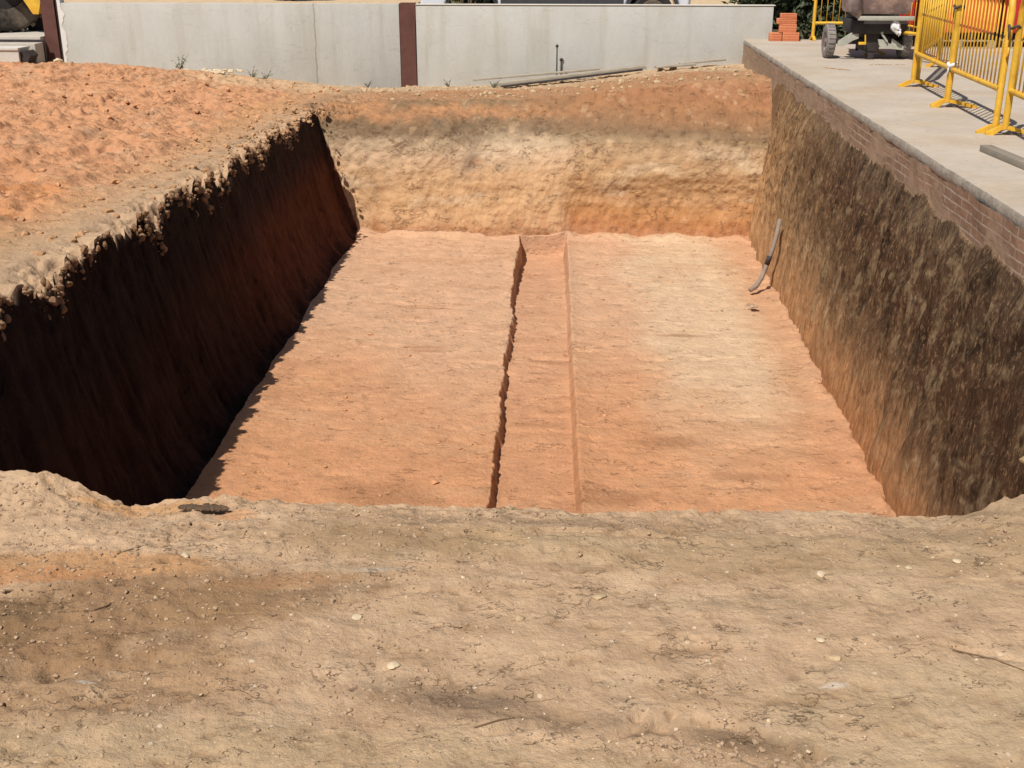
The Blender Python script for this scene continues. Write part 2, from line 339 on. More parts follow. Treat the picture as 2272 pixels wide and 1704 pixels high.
# left heap and its edge strip
cl = mixc(np.ones(shape + (3,)) * C(200, 150, 106), C(204, 150, 110), sm(heap + .25 * n2, .3, .7))
cl = mixc(cl, C(204, 140, 90), sm(n1 + .5 * n2 - (Y - 9) * .09, .0, .5) * heap * .8)
cl = mixc(cl, C(196, 166, 134), sm(n2, .15, .5) * .35)
cl = mixc(cl, C(166, 132, 92), sm(-Y + .6 * n2, -8.4, -7.2) * .8)
cl = mixc(cl, C(206, 176, 138), sm(Y + .6 * n2, 17.0, 18.5) * (1 - sm(-X + n2, 5.8, 7)) * .7)
cl = mixc(cl, C(158, 122, 86), (1 - sm(-UU + .25 * n2, 3.62, 3.85)) * .75)
c = mixc(c, C(1, 1, 1) * 0, np.zeros(shape)); c = c * (1 - left[..., None]) + cl * left[..., None]
cf = mixc(np.ones(shape + (3,)) * C(176, 134, 98), C(178, 124, 86), sm(n1 + .4 * n2, .0, .5) * .7)
cf = mixc(cf, C(196, 170, 136), sm(Y + .5 * n2, 18.2, 19.3) * .8)
c = c * (1 - farg[..., None]) + cf * farg[..., None]
park = (Y > 20.18).astype(float); c = mixc(c, C(214, 186, 148), park)
c = mixc(c, C(90, 78, 58), ((Y > 20.18) & (X > 2.7) & (Y < 24)).astype(float))
# floor: orange near, paler far and right
fl = mixc(np.ones(shape + (3,)) * C(209, 152, 110), C(214, 170, 135), sm(Y + n1 * 1.2, 8.0, 12))
fl = mixc(fl, C(220, 188, 152), sm(X + .5 * n1, .2, .9) * sm(Y + n1, 6.8, 10.5) * .9)
fl = mixc(fl, C(204, 150, 112), trench * .5)
fl = mixc(fl, C(202, 146, 106), sm(X + .15 * n2, 1.55, 2.0) * .7)
strk = fbm(X * .7, Y * 2.6, 2, 1.6, 4)
fl = mixc(fl, C(184, 136, 98), sm(strk, .12, .5) * .25); fl = mixc(fl, C(200, 164, 128), sm(-strk, .1, .5) * .2)
for (cx, cy, rx, ry) in [(-.35, 10.6, .16, .06), (-.3, 9.0, .22, .06), (-.2, 9.3, .12, .05), (-1.5, 10.6, .22, .1), (.2, 7.5, .3, .15), (1.2, 7.9, .25, .08), (-1.6, 11.9, .3, .03), (1.0, 11.2, .3, .05), (.7, 8.5, .3, .12), (-1.4, 7.4, .4, .2)]:
    fl = mixc(fl, C(162, 116, 82), patch(cx, cy, rx, ry, 0, .5, 4) * .5)
# far wall strata by height, waved
h = (Z - FZ) + .07 * fbm(X, 0 * X, 1, .55, 3) + .05 * fbm(X, Z, 5, 3, 3) + .07 * fbm(X, Z * 1.6, 2, 7, 4, .65)
def strata(hh, keys):
    xs = [k[0] for k in keys]; return np.stack([np.interp(hh, xs, [C(*k[1])[i] for k in keys]) for i in range(3)], -1)
wallL = strata(h, [(0, (200, 154, 116)), (.2, (208, 164, 122)), (.5, (212, 170, 126)), (.8, (210, 170, 128)), (1.05, (208, 176, 142)), (1.2, (186, 160, 128)), (1.32, (142, 118, 92)), (1.42, (142, 116, 88)), (1.52, (186, 136, 96)), (1.62, (146, 118, 88)), (1.8, (166, 132, 98)), (2.4, (170, 136, 102))])
wallR = strata(h, [(0, (196, 142, 104)), (.12, (184, 128, 86)), (.30, (190, 138, 90)), (.46, (200, 154, 110)), (.75, (204, 166, 122)), (1.1, (188, 154, 118)), (1.22, (160, 132, 100)), (1.3, (140, 112, 84)), (1.42, (154, 116, 84)), (1.6, (166, 120, 84)), (1.82, (168, 120, 86)), (1.95, (176, 134, 98)), (2.4, (176, 136, 102))])
fw = mixc(wallL, np.zeros(3), np.zeros(shape)); tR = sm(X + .1 * n2, -.35, -.05)
tR = tR * (1 - sm(h, 1.1, 1.3)) + sm(X + 1.2 * n1, -1.0, .6) * sm(h, 1.1, 1.3)
fw = fw * (1 - tR[..., None]) + wallR * tR[..., None]
fw = mixc(fw, C(140, 116, 98), np.exp(-((X + 1.55 - .25 * (h - 1.)) / .13) ** 2 - ((h - .98) / .2) ** 2) * .75)
fw = mixc(fw, C(214, 188, 156), sm(fbm(X, Z * 2.4, 2, 1.9, 3), .15, .5) * sm(h, .3, .5) * (1 - sm(h, 1.1, 1.25)) * .5)
fw = mixc(fw, C(186, 140, 100), sm(fbm(X, Z * 3, 8, 2.1, 4), .22, .5) * (1 - sm(h, .9, 1.2)) * .5)
crk = fbm(X, Z * 1.5, 4, 6, 4, .7)
fw = mixc(fw, C(120, 96, 74), sm(crk, .26, .5) * (.25 + .6 * np.exp(-((h - 1.28) / .22) ** 2)))
fw = mixc(fw, C(216, 180, 140), sm(-crk, .28, .5) * .35)
fw = mixc(fw, C(176, 116, 76), sm(fbm(X * 2.4, Z * .6, 8, 6, 3), .0, .35) * np.exp(-((h - .05) / .16) ** 2) * .5)
fw = mixc(fw, C(184, 124, 86), (trench > .5) * (h < .02) * sm(fbm(X, Z * .2, 3, 9, 3), -.3, .2) * .8)
# right wall: orange foot, dark root-matted brown above
hr = Z - FZ + .12 * n1 + .10 * n2 + .18 * fbm(Y, Z * .2, 6, 6, 4, .7) + .22 * (1 - sm(Y, 5, 10)) - .15 * sm(Y, 11, 14)
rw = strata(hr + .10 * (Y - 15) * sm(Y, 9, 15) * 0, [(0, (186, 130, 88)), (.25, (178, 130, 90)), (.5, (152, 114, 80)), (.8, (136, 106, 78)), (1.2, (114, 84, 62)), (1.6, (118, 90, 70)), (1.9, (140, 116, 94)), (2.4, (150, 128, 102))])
nearR = 1 - sm(Y + .6 * n1, 5.5, 11)
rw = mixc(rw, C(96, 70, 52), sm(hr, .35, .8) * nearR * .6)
rw = mixc(rw, C(172, 146, 112), sm(fbm(Y, Z * .45, 2, 11, 4, .7), .12, .35) * (.35 + .4 * sm(hr, .2, .8)))
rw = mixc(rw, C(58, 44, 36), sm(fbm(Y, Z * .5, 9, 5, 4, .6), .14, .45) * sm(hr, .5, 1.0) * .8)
rw = mixc(rw, C(206, 156, 108), sm(Y + .5 * n2, 13.2, 15) * (1 - sm(hr, .9, 1.5)) * .85)
lw = strata(Z - FZ + .1 * n2, [(0, (122, 76, 58)), (.8, (122, 74, 52)), (1.15, (84, 60, 50)), (1.4, (76, 60, 50)), (1.9, (86, 68, 54))])  # left wall down to its toe: shade painted into the soil colour
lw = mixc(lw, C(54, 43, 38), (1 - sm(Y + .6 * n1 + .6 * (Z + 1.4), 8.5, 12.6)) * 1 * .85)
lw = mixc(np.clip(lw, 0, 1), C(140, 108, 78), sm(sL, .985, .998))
mF = (s < .003)
rw = mixc(rw, C(186, 146, 104), sm(Y + .8 * n1 - 1.2 * (hr - .8), 9.5, 14) * .6)
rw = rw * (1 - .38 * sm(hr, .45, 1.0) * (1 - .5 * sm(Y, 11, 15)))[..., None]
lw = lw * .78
c = np.where(mF[..., None], fl, c)
mf_ = (sF > .0) & (sF < .9999) & (sL < .999) & (sR < .9) & (~mF)
big = np.maximum(sL, np.maximum(sR, sN))
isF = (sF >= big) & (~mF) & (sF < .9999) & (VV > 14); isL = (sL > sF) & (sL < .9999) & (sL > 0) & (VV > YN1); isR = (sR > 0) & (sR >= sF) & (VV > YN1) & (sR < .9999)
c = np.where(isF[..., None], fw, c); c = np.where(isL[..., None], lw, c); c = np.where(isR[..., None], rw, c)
c = np.where(((UU >= XR1 - .004) & (UU < 2.72) & (VV > 3.4) & (VV < 20.1))[..., None], mixc(np.ones(shape + (3,)) * C(146, 120, 94), C(116, 94, 72), sm(n2, -.2, .3)), c)
isN = (sN > 0) & (sN < .9999) & (sL < .9999) & (sR < .9999)
blendw = sm(s, .0, .1)
c = np.where(isN[..., None], mixc(np.ones(shape + (3,)) * C(196, 140, 94), C(176, 150, 116), sm(s, .6, .97)), c)
c = c * (1 + .10 * n3)[..., None]
c = np.clip(c, .01, .85)

soil = mat('soil', (1, 1, 1), rough=.95, var=.10, scale=5, bump=.022, bscale=22, attr='Col', spec=.1,
           speck=[(85, .90, alb(215, 195, 165)), (55, .95, alb(140, 110, 80))])
soil_near = mat('soil_near', (1, 1, 1), rough=.95, var=.13, scale=11, bump=.013, bscale=38, attr='Col', spec=.1,
           speck=[(150, .95, alb(214, 192, 164)), (70, .98, alb(222, 200, 172)), (120, .93, alb(130, 106, 80))])
def cracks(m, specs, stretch):
    # thin broken cracks in the dried crust
    N = m.node_tree; L = N.links; b = N.nodes['Principled BSDF']; src = b.inputs['Base Color'].links[0].from_socket; nrm = b.inputs['Normal'].links[0].from_socket
    tc = N.nodes.new('ShaderNodeTexCoord')
    for (sc, wd, lo, colr, fac) in specs:
        mp = N.nodes.new('ShaderNodeMapping'); mp.inputs['Scale'].default_value = stretch; mp.inputs['Location'].default_value = (sc * .3, 1.7, sc); L.new(tc.outputs['Object'], mp.inputs[0])
        n = N.nodes.new('ShaderNodeTexNoise'); n.inputs['Scale'].default_value = sc; n.inputs['Detail'].default_value = 4; n.inputs['Roughness'].default_value = .6; L.new(mp.outputs[0], n.inputs['Vector'])
        k = N.nodes.new('ShaderNodeTexNoise'); k.inputs['Scale'].default_value = sc * .6; k.inputs['Detail'].default_value = 3; L.new(mp.outputs[0], k.inputs['Vector'])
        a = N.nodes.new('ShaderNodeMath'); a.operation = 'SUBTRACT'; a.inputs[1].default_value = .5; L.new(n.outputs[0], a.inputs[0])
        a2 = N.nodes.new('ShaderNodeMath'); a2.operation = 'ABSOLUTE'; L.new(a.outputs[0], a2.inputs[0])
        r1 = N.nodes.new('ShaderNodeMapRange'); r1.inputs[1].default_value = wd * .4; r1.inputs[2].default_value = wd; r1.inputs[3].default_value = 1; r1.inputs[4].default_value = 0; L.new(a2.outputs[0], r1.inputs[0])
        r2 = N.nodes.new('ShaderNodeMapRange'); r2.inputs[1].default_value = lo; r2.inputs[2].default_value = lo + .06; L.new(k.outputs[0], r2.inputs[0])
        mu = N.nodes.new('ShaderNodeMath'); mu.operation = 'MULTIPLY'; L.new(r1.outputs[0], mu.inputs[0]); L.new(r2.outputs[0], mu.inputs[1])
        mf = N.nodes.new('ShaderNodeMath'); mf.operation = 'MULTIPLY'; mf.inputs[1].default_value = fac; L.new(mu.outputs[0], mf.inputs[0])
        mx = N.nodes.new('ShaderNodeMix'); mx.data_type = 'RGBA'; L.new(mf.outputs[0], mx.inputs[0]); L.new(src, mx.inputs[6]); mx.inputs[7].default_value = (*alb(*colr), 1); src = mx.outputs[2]
        bp = N.nodes.new('ShaderNodeBump'); bp.invert = True; bp.inputs['Distance'].default_value = .008; L.new(mu.outputs[0], bp.inputs['Height']); L.new(nrm, bp.inputs['Normal']); nrm = bp.outputs[0]
    L.new(src, b.inputs['Base Color']); L.new(nrm, b.inputs['Normal'])
cracks(soil_near, ((9, .008, .60, (134, 106, 80), .4), (27, .016, .60, (140, 112, 86), .45)), (.7, 1.3, 1))
cracks(soil, ((5, .007, .60, (150, 106, 74), .5), (14, .015, .59, (156, 110, 78), .5)), (.7, 1.3, 1))
soil_wall = mat('soil_wall', (1, 1, 1), rough=.95, var=.15, scale=7, bump=.016, bscale=30, attr='Col', spec=.08)
cracks(soil_wall, ((4, .010, .54, (150, 112, 80), .45), (12, .014, .57, (150, 114, 84), .45)), (.8, 1, 1.3))
def streaks(m):
    # matted roots and clay smears: fine upright light and dark flecks on the brown soil
    N = m.node_tree; L = N.links; b = N.nodes['Principled BSDF']; src = b.inputs['Base Color'].links[0].from_socket
    tc = N.nodes.new('ShaderNodeTexCoord'); at_ = N.nodes.new('ShaderNodeSeparateXYZ'); L.new(tc.outputs['Object'], at_.inputs[0])
    zm = N.nodes.new('ShaderNodeMapRange'); zm.inputs[1].default_value = -2.1; zm.inputs[2].default_value = -1.3; zm.inputs[3].default_value = .25; zm.inputs[4].default_value = 1; L.new(at_.outputs['Z'], zm.inputs[0])
    for (sc, st_, a, b_, colr, fac) in ((30, .26, .55, .64, (168, 136, 100), .45), (24, .26, .54, .62, (58, 44, 34), .7), (62, .35, .55, .66, (176, 142, 106), .5), (50, .32, .55, .64, (60, 46, 35), .6)):
        mp = N.nodes.new('ShaderNodeMapping'); mp.inputs['Scale'].default_value = (1, 1, st_); mp.inputs['Location'].default_value = (sc, sc * 2, 3); L.new(tc.outputs['Object'], mp.inputs[0])
        n = N.nodes.new('ShaderNodeTexNoise'); n.inputs['Scale'].default_value = sc; n.inputs['Detail'].default_value = 5; n.inputs['Roughness'].default_value = .65; L.new(mp.outputs[0], n.inputs['Vector'])
        mr = N.nodes.new('ShaderNodeMapRange'); mr.inputs[1].default_value = a; mr.inputs[2].default_value = b_; mr.inputs[4].default_value = fac; L.new(n.outputs[0], mr.inputs[0])
        mu = N.nodes.new('ShaderNodeMath'); mu.operation = 'MULTIPLY'; L.new(mr.outputs[0], mu.inputs[0]); L.new(zm.outputs[0], mu.inputs[1])
        mx = N.nodes.new('ShaderNodeMix'); mx.data_type = 'RGBA'; L.new(mu.outputs[0], mx.inputs[0]); L.new(src, mx.inputs[6]); mx.inputs[7].default_value = (*alb(*colr), 1); src = mx.outputs[2]
    L.new(src, b.inputs['Base Color']); return m
rooty = streaks(mat('rooty_soil', (1, 1, 1), rough=.95, var=.25, scale=11, bump=.035, bscale=28, attr='Col', spec=.06, stretch=(1, 1, .22)))
shaded_wall_soil = mat('shaded_wall_soil', (1, 1, 1), rough=.95, var=.34, scale=11, bump=.035, bscale=15, attr='Col', spec=.06, stretch=(1, 1, .38))  # noise over the vertex colours that carry the left wall's painted shade
ny, nx = shape
idx = np.arange(ny * nx).reshape(ny, nx)
q4 = np.stack([idx[:-1, :-1], idx[:-1, 1:], idx[1:, 1:], idx[1:, :-1]], -1)
def fm(a): return (a[:-1, :-1] + a[:-1, 1:] + a[1:, 1:] + a[1:, :-1]) / 4
fL, fR, fN, fF = fm(sL), fm(sR), fm(sN), fm(sF); fs_ = np.maximum(np.maximum(fL, fR), np.maximum(fN, fF)); fv = fm(VV); fu = fm(UU)
reg = np.zeros(fs_.shape, int)                                   # 0 ground
reg[fs_ < 1e-4] = 1                                              # floor
wm = (fs_ >= 1e-4) & (fs_ < .99995)
mx_ = np.where(wm, np.argmax(np.stack([fL, fR, fF, fN], 0), 0) + 2, 0)
reg = np.where(wm, mx_, reg)
reg[(reg == 0) & (fv < YN1 + .0) & (fv > -20) & (np.abs(fu) < 12)] = 6   # foreground earth
XYZ = np.stack([X, Y, Z], -1).reshape(-1, 3).astype(np.float32); CC = np.concatenate([c, np.ones(shape + (1,))], -1).reshape(-1, 4).astype(np.float32)
def submesh(name, k, m, label, cat):
    f = q4[reg == k].reshape(-1, 4)
    if len(f) == 0: return
    u, inv = np.unique(f.ravel(), return_inverse=True)
    me = bpy.data.meshes.new(name); me.vertices.add(len(u)); me.vertices.foreach_set('co', XYZ[u].ravel())
    me.loops.add(f.size); me.loops.foreach_set('vertex_index', inv.astype(np.int32).ravel())
    me.polygons.add(len(f)); me.polygons.foreach_set('loop_start', np.arange(0, f.size, 4, dtype=np.int32))
    me.polygons.foreach_set('use_smooth', np.ones(len(f), bool))
    ca = me.color_attributes.new('Col', 'FLOAT_COLOR', 'POINT'); ca.data.foreach_set('color', CC[u].ravel())
    me.update(calc_edges=True); me.validate(); me.materials.append(m)
    o = bpy.data.objects.new(name, me); COL.objects.link(o); tag(o, label, cat, kind='structure'); return o
submesh('ground', 0, soil, 'orange and tan earth spread around the pit up to the concrete wall', 'ground')
submesh('pit_floor', 1, soil, 'flat orange clay floor of the pit with a shallow trench along it', 'pit floor')
submesh('pit_wall_left', 2, shaded_wall_soil, 'pit side in deep shadow on the left', 'pit wall')
submesh('pit_wall_right', 3, rooty, 'rough dark brown pit side under the brick footing', 'pit wall')
submesh('pit_wall_far', 4, soil_wall, 'sunlit layered end face of the pit, yellow below and brown above', 'pit wall')
submesh('pit_wall_near', 5, soil_wall, 'near end face of the pit below the trodden earth', 'pit wall')
submesh('foreground_earth', 6, soil_near, 'trodden tan earth in the foreground before the pit', 'ground')

GRIDX, GRIDY = U, V
def zat(x, y):
    """height of the built ground at x, y outside the pit"""
    i = int(np.clip(np.searchsorted(V, y), 1, ny - 1)); j = int(np.clip(np.searchsorted(U, x), 1, nx - 1)); return float(Z[i, j])

# ------------------------------------------------------------------ slab, brick footing, concrete wall
def brick_mat():
    m = mat('brick_footing', alb(128, 98, 82), var=.25, scale=6, bump=.01, bscale=40, rough=.9); N = m.node_tree; L = N.links
    b = N.nodes['Principled BSDF']; src = b.inputs['Base Color'].links[0].from_socket
    tc = N.nodes.new('ShaderNodeTexCoord'); sp = N.nodes.new('ShaderNodeSeparateXYZ'); cb = N.nodes.new('ShaderNodeCombineXYZ')
    L.new(tc.outputs['Object'], sp.inputs[0]); L.new(sp.outputs['Y'], cb.inputs[0]); L.new(sp.outputs['Z'], cb.inputs[1])
    br = N.nodes.new('ShaderNodeTexBrick'); br.inputs['Scale'].default_value = 1; br.inputs['Brick Width'].default_value = .25; br.inputs['Row Height'].default_value = .065
    br.inputs['Mortar Size'].default_value = .007; br.inputs['Color1'].default_value = (*alb(178, 142, 112), 1); br.inputs['Color2'].default_value = (*alb(150, 122, 98), 1)
    br.inputs['Mortar'].default_value = (*alb(206, 188, 166), 1); L.new(cb.outputs[0], br.inputs['Vector'])
    # smeared mortar hides part of the courses
    n = N.nodes.new('ShaderNodeTexNoise'); n.inputs['Scale'].default_value = 1.7; n.inputs['Detail'].default_value = 7; L.new(tc.outputs['Object'], n.inputs['Vector'])
    mr = N.nodes.new('ShaderNodeMapRange'); mr.inputs[1].default_value = .47; mr.inputs[2].default_value = .56; yr = N.nodes.new('ShaderNodeMapRange'); yr.inputs[1].default_value = 8; yr.inputs[2].default_value = 17; yr.inputs[3].default_value = -.05; yr.inputs[4].default_value = .16; L.new(sp.outputs['Y'], yr.inputs[0])
    zr = N.nodes.new('ShaderNodeMapRange'); zr.inputs[1].default_value = -.40; zr.inputs[2].default_value = -.2; zr.inputs[3].default_value = .14; zr.inputs[4].default_value = 0; L.new(sp.outputs['Z'], zr.inputs[0])
    ad = N.nodes.new('ShaderNodeMath'); L.new(yr.outputs[0], ad.inputs[0]); L.new(n.outputs[0], ad.inputs[1]); ad2 = N.nodes.new('ShaderNodeMath'); L.new(ad.outputs[0], ad2.inputs[0]); L.new(zr.outputs[0], ad2.inputs[1]); L.new(ad2.outputs[0], mr.inputs[0])
    mx = N.nodes.new('ShaderNodeMix'); mx.data_type = 'RGBA'; L.new(mr.outputs[0], mx.inputs[0]); L.new(br.outputs[0], mx.inputs[6]); mx.inputs[7].default_value = (*alb(186, 160, 132), 1)
    m2 = N.nodes.new('ShaderNodeMix'); m2.data_type = 'RGBA'; m2.inputs[0].default_value = .35; L.new(mx.outputs[2], m2.inputs[6]); L.new(src, m2.inputs[7]); L.new(m2.outputs[2], b.inputs['Base Color'])
    bp = N.nodes.new('ShaderNodeBump'); bp.inputs['Distance'].default_value = .012; bp.invert = True; L.new(br.outputs['Fac'], bp.inputs['Height'])
    L.new(b.inputs['Normal'].links[0].from_socket, bp.inputs['Normal']); L.new(bp.outputs[0], b.inputs['Normal'])
    return m
SX, SY = 2.57, 20.12
slab_m = mat('concrete_paving', alb(190, 177, 160), var=.09, scale=1.6, bump=.002, bscale=90, rough=.9, col2=alb(186, 168, 146), speck=[(30, .965, alb(150, 138, 120))])
side_m = mat('slab_edge', alb(164, 154, 140), var=.25, scale=5, bump=.015, bscale=25, rough=.95)
def slab():
    # top surface with a slightly chipped edge, rough front face
    b = MB(); ys = np.concatenate([np.linspace(-8, 2.5, 12, endpoint=False), np.linspace(2.5, SY, 700)]); n = len(ys)
    e = .010 * fbm(ys, 0 * ys, 0, 4, 4) + .004 * fbm(ys, 0 * ys, 3, 30, 2)
    chip = .012 * np.maximum(0, fbm(ys, 0 * ys, 9, 2.2, 3) - .30)
    vs = []
    lev = [(.0, 0, 0), (.012, 0, -.004 * 0)]
    for i, y in enumerate(ys):
        x0 = SX + e[i]
        low = .010 * float(fbm(y, 0., 7, 5, 3))
        vs += [(22, y, 0), (x0 + .03 + chip[i], y, 0), (x0 + .008 + chip[i], y, -.006), (x0, y, -.02 - chip[i] * .5), (x0 - .006, y, -.06), (x0 + .003, y, -.085 + low), (x0 + .10, y, -.095 + low)]
    fs = [(i * 7 + k, i * 7 + k + 1, (i + 1) * 7 + k + 1, (i + 1) * 7 + k) for i in range(n - 1) for k in range(6)]
    fs += [(6, 5, 4, 3, 2, 1, 0), tuple((n - 1) * 7 + k for k in range(7))]
    b.add(vs, fs); o = b.build('pavement', slab_m); o.data.materials.append(side_m)
    for p in o.data.polygons:
        if p.normal.z < .6: p.material_index = 1
    auto(o, 40)
    tag(o, 'pale concrete paving slab above the pit on the right', 'pavement', kind='structure')
slab()
def footing():
    b = MB(); ys = np.linspace(2.4, SY, 900); zs = np.linspace(-.07, -.62, 40); vs = []
    YY, ZZ = np.meshgrid(ys, zs, indexing='ij'); xx = SX + .002 + .012 * fbm(YY, ZZ, 2, 3, 4) - .035 * np.maximum(0, fbm(YY, ZZ * .5, 6, 2.0, 4)) + .004 * fbm(YY, ZZ, 8, 22, 2)
    xx = xx - .012 * sm(-ZZ, .3, .5)
    vs = list(zip(xx.ravel(), YY.ravel(), ZZ.ravel())); nz = len(zs)
    fs = [(i * nz + k, i * nz + k + 1, (i + 1) * nz + k + 1, (i + 1) * nz + k) for i in range(len(ys) - 1) for k in range(nz - 1)]
    b.add(vs, fs); b.box((SX + .09, 2.4, -.62), (SX + .3, SY, -.13))
    o = b.build('brick_footing', brick_mat()); auto(o, 50); tag(o, 'old brick footing smeared with mortar beneath the concrete paving edge', 'brick footing', kind='structure')
footing()

conc = mat('wall_concrete', alb(199, 198, 190), var=.05, scale=2.5, bump=.004, bscale=30, rough=.92, col2=alb(194, 192, 182), stretch=(1, 1, .5))
def wall_mat():
    m = conc; N = m.node_tree; L = N.links; b = N.nodes['Principled BSDF']; src = b.inputs['Base Color'].links[0].from_socket
    tc = N.nodes.new('ShaderNodeTexCoord'); sp = N.nodes.new('ShaderNodeSeparateXYZ'); L.new(tc.outputs['Object'], sp.inputs[0])
    # rain streaks from the top and faint cracks
    mp = N.nodes.new('ShaderNodeMapping'); mp.inputs['Scale'].default_value = (2.6, 1, .22); L.new(tc.outputs['Object'], mp.inputs[0])
    n = N.nodes.new('ShaderNodeTexNoise'); n.inputs['Scale'].default_value = 2.2; n.inputs['Detail'].default_value = 6; L.new(mp.outputs[0], n.inputs['Vector'])
    a = N.nodes.new('ShaderNodeMapRange'); a.inputs[1].default_value = .1; a.inputs[2].default_value = .56; a.inputs[3].default_value = 0; a.inputs[4].default_value = 1; L.new(sp.outputs['Z'], a.inputs[0])
    r = N.nodes.new('ShaderNodeMapRange'); r.inputs[1].default_value = .52; r.inputs[2].default_value = .78; L.new(n.outputs[0], r.inputs[0])
    mu = N.nodes.new('ShaderNodeMath'); mu.operation = 'MULTIPLY'; L.new(a.outputs[0], mu.inputs[0]); L.new(r.outputs[0], mu.inputs[1])
    mu2 = N.nodes.new('ShaderNodeMath'); mu2.operation = 'MULTIPLY'; mu2.inputs[1].default_value = .32; L.new(mu.outputs[0], mu2.inputs[0])
    mx = N.nodes.new('ShaderNodeMix'); mx.data_type = 'RGBA'; L.new(mu2.outputs[0], mx.inputs[0]); L.new(src, mx.inputs[6]); mx.inputs[7].default_value = (*alb(158, 146, 122), 1)
    mp2 = N.nodes.new('ShaderNodeMapping'); mp2.inputs['Scale'].default_value = (.5, 1, 1.7); L.new(tc.outputs['Object'], mp2.inputs[0])
    n2 = N.nodes.new('ShaderNodeTexNoise'); n2.inputs['Scale'].default_value = 1.6; n2.inputs['Detail'].default_value = 5; L.new(mp2.outputs[0], n2.inputs['Vector'])
    s1 = N.nodes.new('ShaderNodeMath'); s1.operation = 'SUBTRACT'; s1.inputs[1].default_value = .5; L.new(n2.outputs[0], s1.inputs[0])
    ab = N.nodes.new('ShaderNodeMath'); ab.operation = 'ABSOLUTE'; L.new(s1.outputs[0], ab.inputs[0])
    lt = N.nodes.new('ShaderNodeMapRange'); lt.inputs[1].default_value = .0; lt.inputs[2].default_value = .0045; lt.inputs[3].default_value = .22; lt.inputs[4].default_value = 0; L.new(ab.outputs[0], lt.inputs[0])
    m3 = N.nodes.new('ShaderNodeMix'); m3.data_type = 'RGBA'; L.new(lt.outputs[0], m3.inputs[0]); L.new(mx.outputs[2], m3.inputs[6]); m3.inputs[7].default_value = (*alb(120, 112, 100), 1)
    # soil splashed at the foot
    zz = N.nodes.new('ShaderNodeMapRange'); zz.inputs[1].default_value = -.72; zz.inputs[2].default_value = -.35; zz.inputs[3].default_value = .45; zz.inputs[4].default_value = 0; L.new(sp.outputs['Z'], zz.inputs[0])
    m4 = N.nodes.new('ShaderNodeMix'); m4.data_type = 'RGBA'; L.new(zz.outputs[0], m4.inputs[0]); L.new(m3.outputs[2], m4.inputs[6]); m4.inputs[7].default_value = (*alb(200, 178, 146), 1)
    ns = N.nodes.new('ShaderNodeTexNoise'); ns.inputs['Scale'].default_value = 9; L.new(tc.outputs['Object'], ns.inputs['Vector'])
    xa = N.nodes.new('ShaderNodeMath'); xa.operation = 'MULTIPLY_ADD'; xa.inputs[1].default_value = .06; L.new(ns.outputs[0], xa.inputs[0]); L.new(sp.outputs['X'], xa.inputs[2])
    xs = N.nodes.new('ShaderNodeMath'); xs.operation = 'ADD'; xs.inputs[1].default_value = 1.57; L.new(xa.outputs[0], xs.inputs[0])
    xb = N.nodes.new('ShaderNodeMath'); xb.operation = 'ABSOLUTE'; L.new(xs.outputs[0], xb.inputs[0])
    xm = N.nodes.new('ShaderNodeMapRange'); xm.inputs[1].default_value = .004; xm.inputs[2].default_value = .016; xm.inputs[3].default_value = .55; xm.inputs[4].default_value = 0; L.new(xb.outputs[0], xm.inputs[0])
    m5 = N.nodes.new('ShaderNodeMix'); m5.data_type = 'RGBA'; L.new(xm.outputs[0], m5.inputs[0]); L.new(m4.outputs[2], m5.inputs[6]); m5.inputs[7].default_value = (*alb(120, 116, 100), 1)
    L.new(m5.outputs[2], b.inputs['Base Color'])
wall_mat()
WY = 20.1; WT = .538
def wall():
    t = empty('retaining_wall', (-3, WY, -.9)); tag(t, 'long low pale concrete retaining wall with brown steel posts behind the pit', 'wall')
    inv = Matrix.Translation((3, -WY, .9))
    b = MB(); b.box((-8.98, WY, -1.1), (-3.16, WY + .16, WT), inv, .008); auto(b.build('panel', conc, t))
    b = MB(); b.box((-2.88, WY, -1.1), (3.02, WY + .16, WT - .016), inv, .008); auto(b.build('panel', conc, t))
    st = mat('brown_steel', alb(104, 68, 60), rough=.6, var=.18, scale=6, bump=.001, bscale=80)
    for x0, x1, zt in ((-3.15, -2.89, WT + .015), (-9.28, -9.05, 1.3)):
        p = MB(); d = .012
        p.box((x0, WY - .02, -1.1), (x1, WY - .005, zt), inv); p.box((x0 + .10, WY - .005, -1.1), (x0 + .12, WY + .17, zt - .01), inv); p.box((x0, WY + .17, -1.1), (x1, WY + .185, zt), inv)
        p.build('post', st, t)
    g = MB(); g.box((-9.04, WY + .01, -1.1), (-9.01, WY + .04, 1.28), inv); g.build('post_edge', mat('dark_steel', alb(60, 50, 44), rough=.6), t)
    # ragged white plaster on the end of the wall
    ys = np.linspace(-.45, .9, 40); vs = []
    for z in ys: vs += [(-9.0, WY - .006, z), (-9.0 + .075 + .035 * float(vn(z * 6, 1.2, 0)) + .02 * float(vn(z * 17, 4, 0)), WY - .006, z)]
    n = len(vs); vs2 = [(x, WY + .17, z) for (x, y, z) in vs]
    fs = [(i * 2, i * 2 + 1, i * 2 + 3, i * 2 + 2) for i in range(39)]; fs += [tuple(n + k for k in f) for f in fs]
    fs += [(i * 2, i * 2 + 2, n + i * 2 + 2, n + i * 2) for i in range(39)] + [(i * 2 + 1, n + i * 2 + 1, n + i * 2 + 3, i * 2 + 3) for i in range(39)]
    w_ = MB(); w_.add([inv @ Vector(v) for v in vs], [f for f in fs[:39]]) if False else w_.add([inv @ Vector(v) for v in vs + vs2], fs)
    w_.build('plaster', mat('white_plaster', alb(236, 232, 224), var=.05, scale=8, bump=.004), t)
    cp = MB(); cp.box((-2.88, WY - .012, WT - .014), (3.045, WY + .17, WT + .0), inv, .004); cp.build('coping', mat('coping', alb(222, 216, 202), var=.06), t)
wall()

